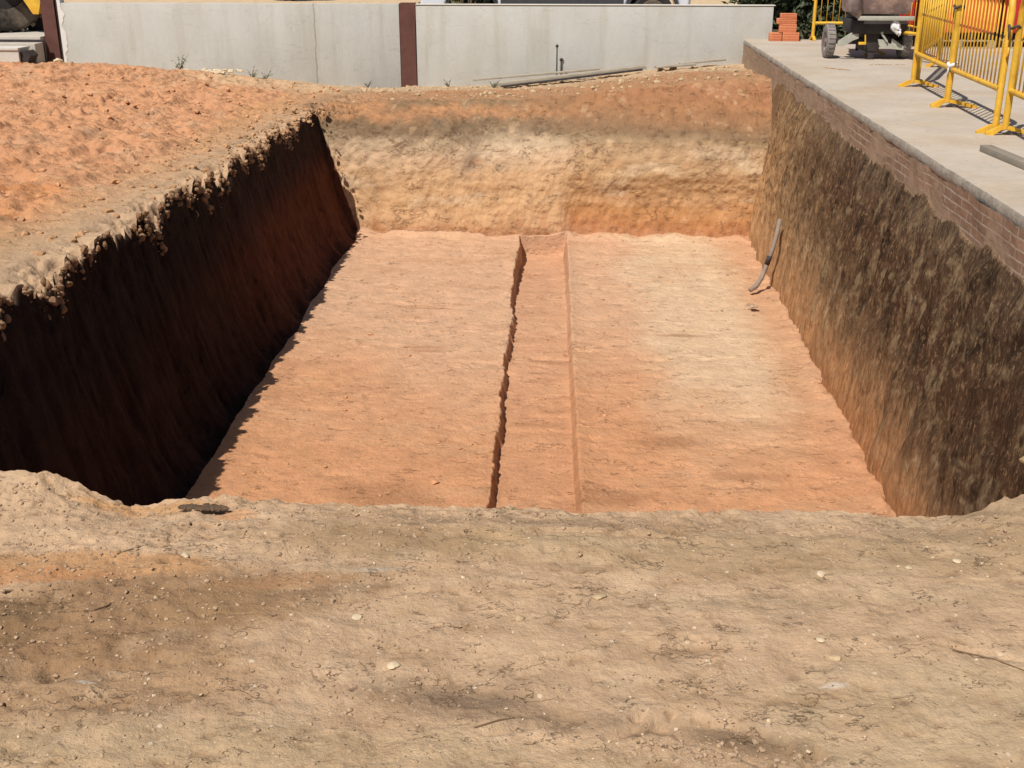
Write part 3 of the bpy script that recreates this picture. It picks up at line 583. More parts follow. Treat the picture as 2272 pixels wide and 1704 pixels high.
# ------------------------------------------------------------------ barriers
yel = mat('yellow_paint', alb(232, 184, 62), rough=.55, var=.14, scale=9, col2=alb(226, 168, 48), spec=.4, speck=[(25, .95, alb(130, 95, 50))])
def barrier(A, B, label, n=14, foot=(.28, .15), zt=1.1, zb=.36, extra=None):
    A = Vector(A); B = Vector(B); d = B - A; L = d.length; rz = math.atan2(d.y, d.x)
    t = empty('crowd_barrier', (A.x, A.y, 0.0), rz); tag(t, label, 'barrier', 'yellow metal barriers on the paving')
    f = MB(); r = .028
    f.tube([(0, 0, .05), (0, 0, zt - .12), (.03, 0, zt - .03), (.12, 0, zt), (L - .12, 0, zt), (L - .03, 0, zt - .03), (L, 0, zt - .12), (L, 0, .05)], r, 12)
    f.tube([(0, 0, zb), (L, 0, zb)], .024, 10); o = f.build('frame', yel, t, True); auto(o, 50)
    bar0 = None
    for k in range(n):
        x = (k + 1) * L / (n + 1)
        if bar0 is None:
            m = MB(); m.tube([(0, 0, zb), (0, 0, zt)], .0072, 8); bar0 = m.build('bar', yel, t, True); bar0.location = (x, 0, 0)
        else:
            c_ = bar0.copy(); COL.objects.link(c_); c_.location = (x, 0, 0)
    for x in (0, L):
        m = MB(); a, b_ = foot
        prof = [(-a, .0), (-a, .018), (-.04, .075), (.04, .075), (b_, .018), (b_, 0), (b_ - .04, 0), (.03, .045), (-.03, .045), (-a + .06, 0)]
        # foot plate lies across the barrier
        Mx = Matrix.Translation((x, 0, 0)) @ Matrix.Rotation(R(-90), 4, 'Z')
        m.prism(prof, -.022, .022, Mx); m.build('foot', yel, t)
        h_ = MB(); h_.tube([(x, .0, .62), (x + (.05 if x > 0 else -.05), .0, .62), (x + (.05 if x > 0 else -.05), 0, .70)], .009, 6); h_.build('hook', yel, t, True)
    return t
PA, PB, PC_, PD = (3.43, 10.02, 0), (3.49, 11.74, 0), (3.61, 13.45, 0), (4.51, 15.66, 0)
barrier((3.36, 8.26, 0), (3.47, 9.97, 0), 'yellow barrier nearest the camera, running out of the right of the frame', foot=(.15, .28))
barrier((3.42, 10.06, 0), (3.49, 11.70, 0), 'yellow barrier in the middle of the row along the paving edge', foot=(.15, .28))
barrier((3.505, 11.78, 0), (3.60, 13.42, 0), 'yellow barrier with tightly overlapping bars, farthest in the row along the edge', foot=(.15, .28))
barrier((3.67, 13.52, 0), (4.47, 15.62, 0), 'yellow barrier turning away from the row towards the red bins', foot=(.15, .2))
barrier((4.50, 15.72, 0), (4.05, 17.35, 0), 'yellow barrier standing just right of the grey dumper wheels', foot=(.15, .2))
barrier((3.66, 19.95, 0), (5.35, 20.06, 0), 'yellow barrier in front of the green hedge behind the dumper', foot=(.15, .15), zb=.27, n=16)
# tape scraps on the posts
tp = mat('tape', alb(225, 225, 228), var=.1); dk = mat('cord', alb(84, 70, 60), var=.2)
for (x, y, z, nm, m_, lab) in [(3.50, 11.70, .40, 'tape_scrap', tp, 'white and blue tape wrapped round the second barrier post'),
                               (3.44, 10.0, .86, 'cord_tie', dk, 'brown cord tied high on the nearest pair of barrier posts'),
                               (3.49, 11.72, .93, 'cord_tie', dk, 'brown cord tied on the posts of the second barrier joint')]:
    b = MB(); pts = [(x + .045 * math.cos(a), y + .062 * math.sin(a), z + .012 * math.sin(a * 3)) for a in np.linspace(0, 2 * math.pi, 14)]
    b.tube(pts, .012 if m_ is dk else .02, 6); b.tube([(x - .045, y - .02, z), (x - .052, y - .03, z - .05), (x - .05, y - .03, z - .10)], [.010, .008, .003], 6)
    tag(b.build(nm, m_, None, True), lab, 'tie')

# ------------------------------------------------------------------ hollow bricks stacked at the wall end
bk = mat('orange_brick', alb(222, 140, 98), var=.10, scale=12, bump=.001, bscale=120)
hol = mat('brick_hole', alb(120, 66, 44), var=.1)
def hbrick(x, y, z, lx, ly, lz, rz, label):
    t = empty('hollow_brick', (x, y, z), rz); tag(t, label, 'brick', 'orange bricks stacked at the end of the wall')
    b = MB()
    # body with ribbed front around two rows of holes
    b.box((-lx / 2, -ly / 2 + .004, 0), (lx / 2, ly / 2, lz), None, .003)
    auto(b.build('body', bk, t))
    h_ = MB(); n = 3
    for i in range(n):
        for k in range(2):
            cx = -lx / 2 + (i + .5) * lx / n; cz = (k + .5) * lz / 2
            h_.box((cx - lx / n * .36, -ly / 2 + .002, cz - lz * .18), (cx + lx / n * .36, -ly / 2 + .012, cz + lz * .18))
    if random.random() < .0: h_.build('holes', hol, t)
    g = MB()
    for k in range(3): g.box((-lx / 2 + .01, -ly / 2 + .001, lz * (.2 + .3 * k)), (lx / 2 - .01, -ly / 2 + .005, lz * (.2 + .3 * k) + .012))
    g.build('groove', mat('brick_groove', alb(206, 124, 86), var=.1), t)
    return t
bx, by = 3.17, 19.78
hbrick(bx + .10, by, 0, .26, .16, .135, 0, 'orange brick on the paving, right one of the bottom course')
hbrick(bx - .14, by + .02, 0, .18, .16, .13, .1, 'orange brick on the paving beneath the wall end, leftmost of the pile')
hbrick(bx + .045, by + .01, .136, .27, .15, .13, -.03, 'orange brick in the second course of the pile')
hbrick(bx + .02, by + .01, .267, .30, .15, .085, .02, 'orange brick in the third course of the pile')
hbrick(bx + .045, by + .01, .353, .25, .15, .075, -.02, 'orange brick topmost of the pile by the wall')

# ------------------------------------------------------------------ dumper
gm = mat('machine_grey', alb(122, 108, 104), rough=.75, var=.2, scale=6, col2=alb(170, 150, 142), bump=.002)
hop = mat('hopper_crust', alb(150, 128, 122), rough=.9, var=.3, scale=7, col2=alb(198, 168, 154), bump=.004, bscale=40)
dkm = mat('greasy_black', alb(62, 56, 54), rough=.7, var=.3, scale=9, bump=.003)
lg = mat('dusty_grey', alb(178, 176, 162), rough=.8, var=.12, scale=10)
rub = mat('dusty_rubber', alb(140, 132, 126), rough=.9, var=.22, scale=12, bump=.004, bscale=50)
def wheel(t, x, y, r, w_, name='wheel'):
    tr = empty(name, (x, y, r)); tr.parent = t
    b = MB(); pr = [(r * .55, -w_ * .42), (r * .8, -w_ * .5), (r * .96, -w_ * .42), (r, -w_ * .25), (r, w_ * .25), (r * .96, w_ * .42), (r * .8, w_ * .5), (r * .55, w_ * .42)]
    b.lathe(pr, 48)
    for k in range(24):
        M = Matrix.Rotation(2 * math.pi * k / 24, 4, 'X'); b.box((-w_ * .3, -.012, r - .004), (w_ * .3, .012, r + .010), M)
    auto(b.build('tyre', rub, tr), 40)
    c_ = MB(); c_.lathe([(.0, -w_ * .2), (r * .3, -w_ * .2), (r * .4, -w_ * .32), (r * .57, -w_ * .40), (r * .57, w_ * .40), (r * .4, w_ * .32), (r * .3, w_ * .2), (0, w_ * .2)], 32)
    c_.lathe([(0, -w_ * .5), (r * .14, -w_ * .5), (r * .16, -w_ * .2)], 16); auto(c_.build('rim', gm, tr), 40)
def dumper():
    t = empty('site_dumper', (3.82, 16.75, 0)); tag(t, 'grey dust-caked mixer dumper standing on the paving behind the barriers', 'dumper')
    def B_(name, m, fn, sm_=40):
        b = MB(); fn(b); return auto(b.build(name, m, t), sm_)
    # hopper: tapered bin with rim, rounded left cheek
    def hp(b):
        vs = []; 
        for (z, x0, x1, y0, y1) in ((.60, -.26, .46, -.22, .55), (.66, -.27, .47, -.25, .6), (1.25, -.36, .56, -.42, .8), (1.30, -.39, .59, -.45, .83), (1.34, -.39, .59, -.45, .83)):
            vs += [(x0, y0, z), (x1, y0, z), (x1, y1, z), (x0, y1, z)]
        fs = [(0, 3, 2, 1)] + [(i * 4 + k, i * 4 + (k + 1) % 4, i * 4 + 4 + (k + 1) % 4, i * 4 + 4 + k) for i in range(4) for k in range(4)]
        b.add(vs, fs)
        vs = [(-.33, -.38, 1.34), (.53, -.38, 1.34), (.53, .76, 1.34), (-.33, .76, 1.34), (-.22, -.2, .68), (.42, -.2, .68), (.42, .5, .68), (-.22, .5, .68)]
        b.add(vs, [(0, 1, 5, 4), (1, 2, 6, 5), (2, 3, 7, 6), (3, 0, 4, 7), (4, 5, 6, 7)])
    B_('hopper', hop, hp)
    B_('drum_cover', gm, lambda b: b.tube([(-.30, -.30, 1.4), (-.30, -.30, .85), (-.28, -.28, .66), (-.20, -.26, .56)], [.10, .10, .09, .03], 18))
    B_('chassis_rail', lg, lambda b: b.box((-.22, -.30, .52), (.52, -.24, .575), None, .006)); B_('chassis_rail', lg, lambda b: b.box((-.22, .5, .50), (.52, .56, .56), None, .006))
    B_('underframe', dkm, lambda b: (b.box((-.26, -.18, .34), (.46, .50, .52), None, .02), b.box((-.06, -.12, .10), (.14, .4, .40), None, .03), b.box((-.01, -.10, .0), (.08, .0, .14), None, .01),
                                     b.tube([(.16, -.05, .34), (.34, -.02, .22), (.46, -.02, .22)], .035, 10), b.box((.16, .1, .24), (.44, .45, .36), None, .02)))
    B_('axle', dkm, lambda b: (b.tube([(-.50, .12, .225), (.52, .12, .225)], .035, 12), b.box((-.30, .02, .19), (.30, .22, .27), None, .01)))
    B_('sunlit_ground_plate', lg, lambda b: b.prism([(-.43, .18), (-.43, .24), (-.22, .38), (-.17, .36), (-.16, .28), (-.24, .25), (-.34, .18)], -.16, -.12))  # pale plates standing in for sunlit ground visible under the machine
    B_('sunlit_ground_plate', lg, lambda b: b.prism([(.12, .20), (.10, .27), (.20, .265), (.26, .21), (.29, .21), (.29, .28), (.45, .18), (.45, .13), (.14, .16)], -.16, -.12))
    B_('lever', lg, lambda b: (b.tube([(.14, -.17, .34), (.22, -.18, .24)], .014, 8), b.tube([(.14, -.17, .34), (.14, -.17, .37)], .022, 8)))
    B_('lamp_bracket', yel, lambda b: (b.box((-.16, -.20, .20), (-.06, -.16, .235), None, .004), b.tube([(-.07, -.18, .235), (-.08, -.18, .33)], .01, 8)))
    B_('drawbar', dkm, lambda b: (b.tube([(.1, .4, .3), (.15, 1.0, .26), (.15, 1.3, .26)], .03, 10), b.tube([(.15, 1.3, .26), (.15, 1.3, .0)], .022, 10)))
    B_('step_rod', yel, lambda b: b.tube([(.44, -.3, .46), (.60, -.3, .43)], .012, 8))
    wheel(t, -.50, .12, .225, .13); wheel(t, .52, .12, .225, .13)
dumper()
def bag():
    b = MB(); bm = bmesh.new(); bmesh.ops.create_icosphere(bm, subdivisions=3, radius=1)
    from mathutils import noise as mn
    for v in bm.verts:
        p = v.co; k = 1 + .5 * mn.noise(p * 1.7) + .2 * mn.noise(p * 4)
        v.co = Vector((p.x * .065 * k, p.y * .03 * k, p.z * .085 * k)) + Vector((0, 0, 0)) + Vector((.03 * (p.z < -.3), 0, -.03 * (p.x > .3)))
    bm.verts.index_update(); b.add([v.co for v in bm.verts], [[v.index for v in f.verts] for f in bm.faces]); bm.free()
    b.tube([(-.02, 0, .06), (-.045, 0, .10), (-.06, -.01, .13)], [.02, .012, .004], 6); b.tube([(.04, 0, -.03), (.05, 0, -.09), (.045, 0, -.13)], [.03, .016, .004], 6)
    o = b.build('plastic_bag', mat('white_plastic', alb(240, 240, 240), rough=.5, var=.05), None, True, (4.12, 16.50, .44))
    tag(o, 'torn white plastic bag hanging under the grey dumper', 'bag')
bag()

# ------------------------------------------------------------------ bins on pallets
def pal(x0, x1, y0, y1, label, m, zt, n=4, lab2=None, cat='crate', nm='orange_bin'):
    wd = mat('pallet_wood', alb(186, 168, 134), var=.2, scale=5, stretch=(1, 6, 6))
    p = empty('pallet', ((x0 + x1) / 2, (y0 + y1) / 2, 0)); tag(p, label, 'pallet', 'wooden pallets behind the barriers')
    L_ = x1 - x0; D = y1 - y0
    for k, yy_ in enumerate((-D / 2, -.05, D / 2 - .1)):
        b = MB(); b.box((-L_ / 2, yy_, 0), (L_ / 2, yy_ + .1, .022)); b.build('runner', wd, p)
        for xx in (-L_ / 2, -.06, L_ / 2 - .12): b = MB(); b.box((xx, yy_ + .004, .023), (xx + .12, yy_ + .096, .1)); b.build('block', wd, p)
    b = MB(); nb = max(4, int(L_ / .13))
    for i in range(nb): b.box((-L_ / 2 + i * L_ / nb, -D / 2, .101), (-L_ / 2 + (i + .8) * L_ / nb, D / 2, .122))
    b.build('deck', wd, p)
    t = empty(nm, ((x0 + x1) / 2, (y0 + y1) / 2, .124)); tag(t, lab2, cat)
    b = MB(); b.box((-L_ / 2 + .02, -D / 2 + .02, .10), (L_ / 2 - .02, D / 2 - .02, zt), None, .02)
    auto(b.build('shell', m, t)); r_ = MB()
    for i in range(int(L_ / .16) + 1):
        xx = -L_ / 2 + .04 + i * (L_ - .08) / int(L_ / .16); r_.box((xx - .012, -D / 2 - .002, .12), (xx + .012, -D / 2 + .02, zt - .04), None, .004)
    r_.build('rib', m, t); k_ = MB()
    for xx in (-L_ / 2 + .03, -L_ / 6 - .05, L_ / 6 - .05, L_ / 2 - .13): k_.box((xx, -D / 2 + .03, 0), (xx + .1, D / 2 - .03, .10), None, .008)
    k_.build('skid', dkm, t); e = MB(); e.box((-L_ / 2, -D / 2, zt - .06), (L_ / 2, D / 2, zt), None, .012); auto(e.build('rim', m, t))
orp = mat('orange_plastic', alb(226, 116, 58), rough=.6, var=.08); redp = mat('red_plastic', alb(196, 46, 46), rough=.55, var=.1)
pal(5.02, 6.12, 18.5, 19.3, 'wooden pallet under the orange bin behind the barriers', orp, 1.0, lab2='orange plastic bin on a pallet, seen through the yellow bars')
pal(6.24, 7.5, 18.5, 19.3, 'wooden pallet under the red bin at the right of the photo', redp, 1.05, lab2='red plastic bin on a pallet at the far right behind the barriers', nm='red_bin')
pal(4.62, 4.94, 18.7, 19.3, 'small wooden pallet under the narrow red bin', redp, 1.2, lab2='narrow red bin between the dumper and the orange bin', nm='red_bin')

# metal plank on the paving, and soil scrapings
def plank(name, pts, w_, th, m, label, cat='plank'):
    b = MB(); p0, p1 = Vector(pts[0]), Vector(pts[1]); d = p1 - p0; L_ = d.length
    M = Matrix.Translation(p0) @ d.to_track_quat('X', 'Z').to_matrix().to_4x4()
    b.box((0, -w_ / 2, 0), (L_, w_ / 2, th), M, min(.004, th / 3)); o = auto(b.build(name, m)); tag(o, label, cat); return o
stl = mat('dull_steel', alb(150, 140, 126), rough=.6, var=.15, scale=6)
plank('steel_channel', ((3.06, 9.15, .0), (3.24, 7.0, .0)), .09, .05, stl, 'dull grey steel channel lying on the paving at the right edge', 'steel channel')
def scrap(cx, cy, rx, ry, n, name, label, cat, m, kind=None, sz=(.006, .02), ang=0, z=.0):
    b = MB()
    for k in range(n):
        a = random.random() * 6.28; q = math.sqrt(random.random()); dx, dy = rx * q * math.cos(a), ry * q * math.sin(a)
        x = cx + dx * math.cos(ang) - dy * math.sin(ang); y = cy + dx * math.sin(ang) + dy * math.cos(ang); r = random.uniform(*sz)
        b.rock((x, y, z + r * .2), r, k, 1, .5)
    o = b.build(name, m); tag(o, label, cat, kind=kind or 'stuff'); return o
dirt = mat('dry_dirt', alb(176, 148, 118), var=.25, scale=20)
scrap(3.15, 15.3, .22, .035, 90, 'dirt_crumbs', 'brown dirt scraped off on the paving before the dumper', 'dirt', dirt, ang=-.9)
scrap(3.92, 15.9, .25, .02, 50, 'dirt_crumbs', 'thin brown line of dirt on the paving below the dumper', 'dirt', dirt, ang=.1)

# ------------------------------------------------------------------ planks, stakes, rubble and weeds along the wall
wood = mat('weathered_wood', alb(172, 162, 144), var=.2, scale=4, bump=.003, stretch=(1, 8, 8))
z1, z2 = -.66, -.43
plank('scaffold_board', ((-1.55, 19.28, -.70), (.95, 19.62, -.43)), .14, .055, wood, 'long grey board lying along the foot of the concrete wall', 'board')
plank('scaffold_board', ((-1.9, 19.75, -.66), (.2, 19.95, -.49)), .1, .03, wood, 'shorter tan board behind the long grey one at the wall foot', 'board')
plank('iron_bar', ((-1.4, 19.22, -.71), (.9, 19.54, -.455)), .03, .03, dkm, 'thin dark bar along the front of the long board', 'bar')
plank('broken_board', ((1.1, 19.5, -.41), (1.75, 19.6, -.37)), .16, .03, wood, 'broken board piece right of the long one', 'board')
plank('broken_board', ((1.5, 19.65, -.37), (2.25, 19.78, -.31)), .12, .03, wood, 'broken board lying nearest the paving corner', 'board')
def stake(x, z0, z1_, label):
    t = empty('steel_stake', (x, 19.95, z0)); tag(t, label, 'stake', 'thin steel stakes in front of the wall')
    b = MB(); b.tube([(0, 0, 0), (0, 0, z1_ - z0)], .011, 8); b.build('rod', dkm, t, True)
    b = MB(); b.tube([(0, 0, z1_ - z0 - .01), (0, 0, z1_ - z0 + .015), (0, 0, z1_ - z0 + .035)], [.024, .026, .012], 8); b.build('cap', dkm, t, True)
stake(-.51, -.62, -.12, 'taller thin steel stake with a cap before the wall')
stake(-.44, -.60, -.34, 'short thin steel stake just right of the taller one')
stn = mat('pale_stone', alb(216, 194, 160), var=.15, scale=12, bump=.003); stn2 = mat('tan_stone', alb(196, 170, 132), var=.18, scale=12, bump=.004)
odm = mat('orange_clod', alb(208, 154, 110), var=.15, scale=12, bump=.008, bscale=30)
def stone(x, y, r, label, m=None, name='stone', flat=.6, z=None, sd=None):
    b = MB(); b.rock((0, 0, 0), r, sd if sd is not None else random.randint(0, 999), 3, flat)
    zz = zat(x, y) if z is None else z
    o = b.build(name, m or stn, None, False, (x, y, zz + r * flat * .35)); auto(o, 50); tag(o, label, 'stone'); return o
stone(-8.75, 19.3, .075, 'pale stone lying against the foot of the wall near its left post')
stone(-7.4, 18.2, .05, 'small pale stone on the orange heap below the wall')
stone(1.36, 3.2, .042, 'tan stone on the lip of the pit at the right edge', mat('lip_stone', alb(190, 158, 112), var=.2, scale=14, bump=.006), flat=.7, z=.06)
stone(-.95, 10, .035, 'x', stn2, z=-2.19) if False else None
for (x, y, r, l, m) in [(-.52, 2.35, .012, 'pale pebble left of the middle of the foreground', stn), (.06, 2.47, .013, 'rounded cream pebble in the middle of the trodden earth', stn2),
                     (.56, 2.30, .010, 'white chip lying right of the foreground middle', stn), (.62, 2.62, .011, 'small pale pebble near the lip of the pit', stn),
                     (.98, 2.69, .011, 'white pebble in the right foreground near the pit', stn), (.85, 2.66, .008, 'tiny cream pebble beside the white one at right', stn),
                     (-.40, 2.16, .012, 'cream stone in the left half of the foreground', stn), (-.13, 2.36, .013, 'flat tan pebble by the middle of the foreground', stn2),
                     (.58, 2.24, .012, 'yellowish pebble below the white chip', stn2), (-1.02, 2.60, .012, 'cream pebble on the orange patch', stn)]:
    stone(x, y, r, l, m, 'pebble')
# rubble heap at the wall foot
scrap(-6.2, 19.45, .6, .25, 60, 'rubble', 'pale rubble and chips at the wall foot by the weeds', 'rubble', stn, sz=(.02, .06), z=zat(-6.2, 19.45) + .03)
# clods on the orange heap, loose stones near the pit lip
def scatter(name, n, fx, m, label, cat, sz, sub=1, flat=.7):
    b = MB()
    for k in range(n):
        x, y = fx(); r = sz[0] + (sz[1] - sz[0]) * random.random() ** 4
        b.rock((x, y, zat(x, y) + r * .15), r, k, sub, flat)
    o = b.build(name, m); tag(o, label, cat, kind='stuff'); return o
scatter('clods', 2300, lambda: (random.uniform(-9.2, -3.9), random.uniform(7.0, 19.5)), odm, 'orange clods strewn over the heap left of the pit', 'clods', (.006, .04))
scatter('clods', 700, lambda: (-3.5 - random.random() ** 2 * .7, random.uniform(6.5, 16)), mat('lip_clod', alb(190, 146, 104), var=.2, scale=12, bump=.008, bscale=30), 'tan crumbs along the left lip of the pit', 'crumbs', (.01, .045))
scatter('clods', 400, lambda: (random.uniform(-3.4, 2.4), random.uniform(16.8, 19.8)), stn2, 'small tan stones between the pit and the wall', 'stones', (.012, .06))
scatter('gravel', 1500, lambda: (random.uniform(-1.7, 1.5), 2.93 - abs(random.gauss(0, .10))), dirt, 'brown crumbs along the near lip of the pit', 'crumbs', (.0015, .008))
scatter('gravel', 2400, lambda: (-1.5 + 1.3 * random.random() ** 1.4, random.uniform(1.75, 2.75)), dirt, 'brown crumbs over the left foreground', 'crumbs', (.0015, .0075))
scatter('gravel', 350, lambda: (random.uniform(-1.2, 1.3), random.uniform(1.75, 2.9)), stn, 'pale grit over the trodden foreground', 'grit', (.0015, .006))
scatter('gravel', 320, lambda: (.25 + random.gauss(0, .11), 1.91 + random.gauss(0, .03)), dirt, 'loose tan crumbs in the worn hollow at the bottom of the photo', 'crumbs', (.002, .009))

def lipclods():
    b = MB(); j = int(np.argmin(np.abs(U - XL1))); rn = random.Random(4)
    for k in range(2400):
        y = rn.uniform(5.8, 15.2) ; i = int(np.searchsorted(V, y)); cl_ = float(fbm(y, 0., 4., 1.6, 4)) + .25
        if rn.random() > cl_ * 1.6: continue
        d = rn.random() ** 1.5 * (.05 + .18 * max(0, cl_)); r_ = .004 + .022 * rn.random() ** 2
        b.rock((float(X[i, j]) + .34 / 1.7 * d + rn.uniform(.0, .022), y, float(Z[i, j]) - d), r_, k, 2 if r_ > .015 else 1, rn.uniform(.7, 1.6))
    tag(b.build('lip_clods', mat('lip_crumb', alb(150, 116, 84), var=.2, scale=14, bump=.006, bscale=40)), 'pale crumbs hanging over the shaded left face of the pit', 'crumbs', kind='stuff')
lipclods()
def floorscatter():
    b = MB(); 
    for k in range(420):
        y = random.uniform(6.6, 15.0); x = random.uniform(-2.7, 2.15); r = .005 + .022 * random.random() ** 5
        i = int(np.clip(np.searchsorted(V, y), 1, ny - 1)); j = int(np.argmin(np.abs(X[i] - x))); b.rock((x, y, float(Z[i, j]) + r * .2), r, k, 1, .6)
    tag(b.build('floor_crumbs', odm), 'orange crumbs scattered over the pit floor', 'crumbs', kind='stuff')
floorscatter()
# twigs
tw = mat('dry_twig', alb(120, 96, 70), var=.2)
def twig(p, q, r, label, cv=.01):
    b = MB(); p = Vector(p); q = Vector(q); m = (p + q) / 2 + Vector((cv, cv, .004))
    for v in (p, q, m): v.z = zat(v.x, v.y) + r
    b.tube([p, (p + m) / 2, m, (m + q) / 2, q], [r, r * .9, r * .8, r * .7, r * .4], 6); tag(b.build('twig', tw, None, True), label, 'twig')
twig((-.20, 1.95, 0), (-.12, 1.99, 0), .0022, 'curved dark twig in the lower middle of the foreground')
twig((-.06, 1.965, 0), (.0, 1.975, 0), .0018, 'short dark twig right of the curved one')
twig((.13, 1.925, 0), (.20, 1.965, 0), .0026, 'dark twig at the left end of the worn hollow')
twig((-1.42, 2.42, 0), (-1.32, 2.43, 0), .0028, 'dark twig at the left edge below the orange patch')
twig((-1.20, 2.60, 0), (-1.14, 2.66, 0), .002, 'thin twig slanting over the orange patch')
twig((-1.15, 2.33, 0), (-1.13, 2.38, 0), .0022, 'short upright-lying twig among the dark clods at left')
twig((.85, 2.28, 0), (1.0, 2.20, 0), .002, 'long thin twig at the right side of the foreground')

# leaves
def leaves(b, c_, rx, ry, rz_, n, sz, seed=0, lo=None):
    rn = random.Random(seed); vs = []; fs = []
    for k in range(n):
        while True:
            p = Vector((rn.uniform(-1, 1), rn.uniform(-1, 1), rn.uniform(-1, 1)))
            if p.length <= 1: break
        if rn.random() < .7: p = p.normalized() * rn.uniform(.72, 1.05)
        q = Vector((c_[0] + p.x * rx, c_[1] + p.y * ry, c_[2] + p.z * rz_))
        if lo is not None and q.z < lo: q.z = lo + rn.random() * .1
        a = Vector((rn.gauss(0, 1), rn.gauss(0, 1), rn.gauss(0, 1))).normalized(); e = a.cross(Vector((rn.gauss(0, 1), rn.gauss(0, 1), rn.gauss(0, 1)))).normalized()
        s_ = sz * rn.uniform(.6, 1.4); n0 = len(vs)
        vs += [q - a * s_, q + e * s_ * .4, q + a * s_, q - e * s_ * .4]; fs.append((n0, n0 + 1, n0 + 2, n0 + 3))
    b.add(vs, fs)
grn = mat('hedge_leaf', alb(88, 98, 70), rough=.7, var=.35, scale=3, col2=alb(66, 74, 50)); grn2 = mat('olive_leaf', alb(120, 122, 84), rough=.7, var=.3, scale=4)
bark = mat('bark', alb(110, 92, 72), var=.25, bump=.01, scale=8, stretch=(1, 1, .3))
def shrub(x, y, z, rx, ry, rz_, n, sz, label, m, cat='shrub', name='shrub', clumps=10, seed=1):
    t = empty(name, (x, y, z)); tag(t, label, cat)
    rn = random.Random(seed); st_ = MB(); cr = MB()
    for k in range(clumps):
        cx, cy, cz = rn.uniform(-.75, .75) * rx, rn.uniform(-.5, .5) * ry, rz_ * rn.uniform(.35, 1.5)
        cr_ = rn.uniform(.28, .5)
        leaves(cr, (cx, cy, cz), cr_ * min(rx, rz_ * 2), cr_ * max(ry, .3), cr_ * rz_, n // clumps, sz, seed * 31 + k, .02)
        st_.tube([(cx * .15, cy * .15, -.05), (cx * .6, cy * .6, cz * .5), (cx, cy, cz)], [.035, .02, .008], 6)
    cr.build('foliage', m, t); st_.build('stem', bark, t, True)
for k, (x, l) in enumerate([(3.75, 'leftmost stretch of dark green hedge, rising behind the brick pile'), (5.3, 'dark green hedge shrub seen through the bars of the rear barrier'), (6.9, 'dark green hedge shrub behind the orange bin'), (8.5, 'rightmost dark green hedge shrub behind the red bin')]):
    shrub(x, 22.6, -.5, 1.05, .6, 1.2, 15000, .07, l, grn, 'hedge', 'hedge_shrub', 26, k + 3)
shrub(-2.05, 20.85, 0.0, .45, .3, .75, 3000, .04, 'olive green shrub behind the wall in front of the white car', grn2, clumps=12, seed=21)
shrub(-8.15, 32.8, 0, .72, .6, .8, 2500, .07, 'small dark bush far behind the left part of the wall', grn, seed=23)
def weed(x, y, label, s_=1., seed=0, m=None):
    rn = random.Random(seed); t = empty('weed', (x, y, zat(x, y))); tag(t, label, 'weed', 'weeds at the foot of the wall')
    st_ = MB(); lf = MB()
    for k in range(9):
        a = rn.random() * 6.28; l = rn.uniform(.07, .16) * s_; tip = Vector((math.cos(a) * l * .8, math.sin(a) * l * .8, l * rn.uniform(.5, 1.2)))
        st_.tube([(0, 0, -.01), tip * .5 + Vector((0, 0, .01)), tip], [.004, .003, .001], 5)
        for j in range(5):
            q = tip * rn.uniform(.35, 1); e = Vector((rn.gauss(0, 1), rn.gauss(0, 1), rn.gauss(0, .6))).normalized() * .032 * s_; u_ = e.cross(Vector((0, 0, 1))) * .4
            lf.add([q, q + e * .5 + u_, q + e, q + e * .5 - u_], [(0, 1, 2, 3)])
    st_.build('stem', bark, t, True); lf.build('foliage', m or mat('weed_leaf', alb(106, 118, 88), var=.2), t)
weed(-6.7, 19.3, 'largest grey-green weed, beside the pale rubble at the wall foot', 1.6, 1); weed(-5.6, 19.6, 'small weed right of the pale rubble', 1.2, 2)
weed(-5.35, 19.5, 'second small weed right of the rubble, nearer the heap end', 1.0, 3); weed(-1.5, 19.1, 'weed at the left end of the long board', 1.0, 4); weed(-2.3, 19.7, 'dark tuft at the wall foot right of the middle post', .9, 5); weed(-3.7, 19.9, 'small dark tuft left of the middle steel post', .7, 6)

# ------------------------------------------------------------------ bent tube hanging on the right pit side
def tube_():
    b = MB(); gt = mat('grey_hose', alb(150, 132, 118), var=.15, scale=14)
    pts = [(2.20, 13.0, -1.42), (2.165, 12.9, -1.56), (2.13, 12.85, -1.70), (2.09, 12.85, -1.84), (2.055, 12.85, -1.96), (2.015, 12.8, -2.05), (1.95, 12.72, -2.12), (1.88, 12.66, -2.15)]
    t = empty('bent_pipe', pts[0]); tag(t, 'thin grey bent pipe leaning on the right pit side', 'pipe'); o = Vector(pts[0])
    b.tube([Vector(p) - o for p in pts], [.024, .024, .025, .025, .026, .027, .030, .026], 12); b.build('hose', gt, t, True)
    m = MB(); m.tube([Vector((2.101, 12.85, -1.80)) - o, Vector((2.073, 12.85, -1.90)) - o], .0285, 12); m.build('joint', dkm, t, True)
tube_()
scrap(1.83, 12.1, .06, .05, 25, 'floor_clods', 'dark clods on the floor below the bent pipe', 'clods', dirt, sz=(.01, .035), z=-2.17)
stone(-1.05, 7.6, .035, 'flat brown stone on the pit floor left of the trench', odm, z=-2.19, flat=.4)
scrap(-1.06, 2.88, .07, .012, 120, 'dark_clods', 'dark clods on the pit lip beside the shadow edge', 'clods', mat('dark_dirt', alb(96, 76, 56), var=.3), sz=(.004, .013), z=.0)

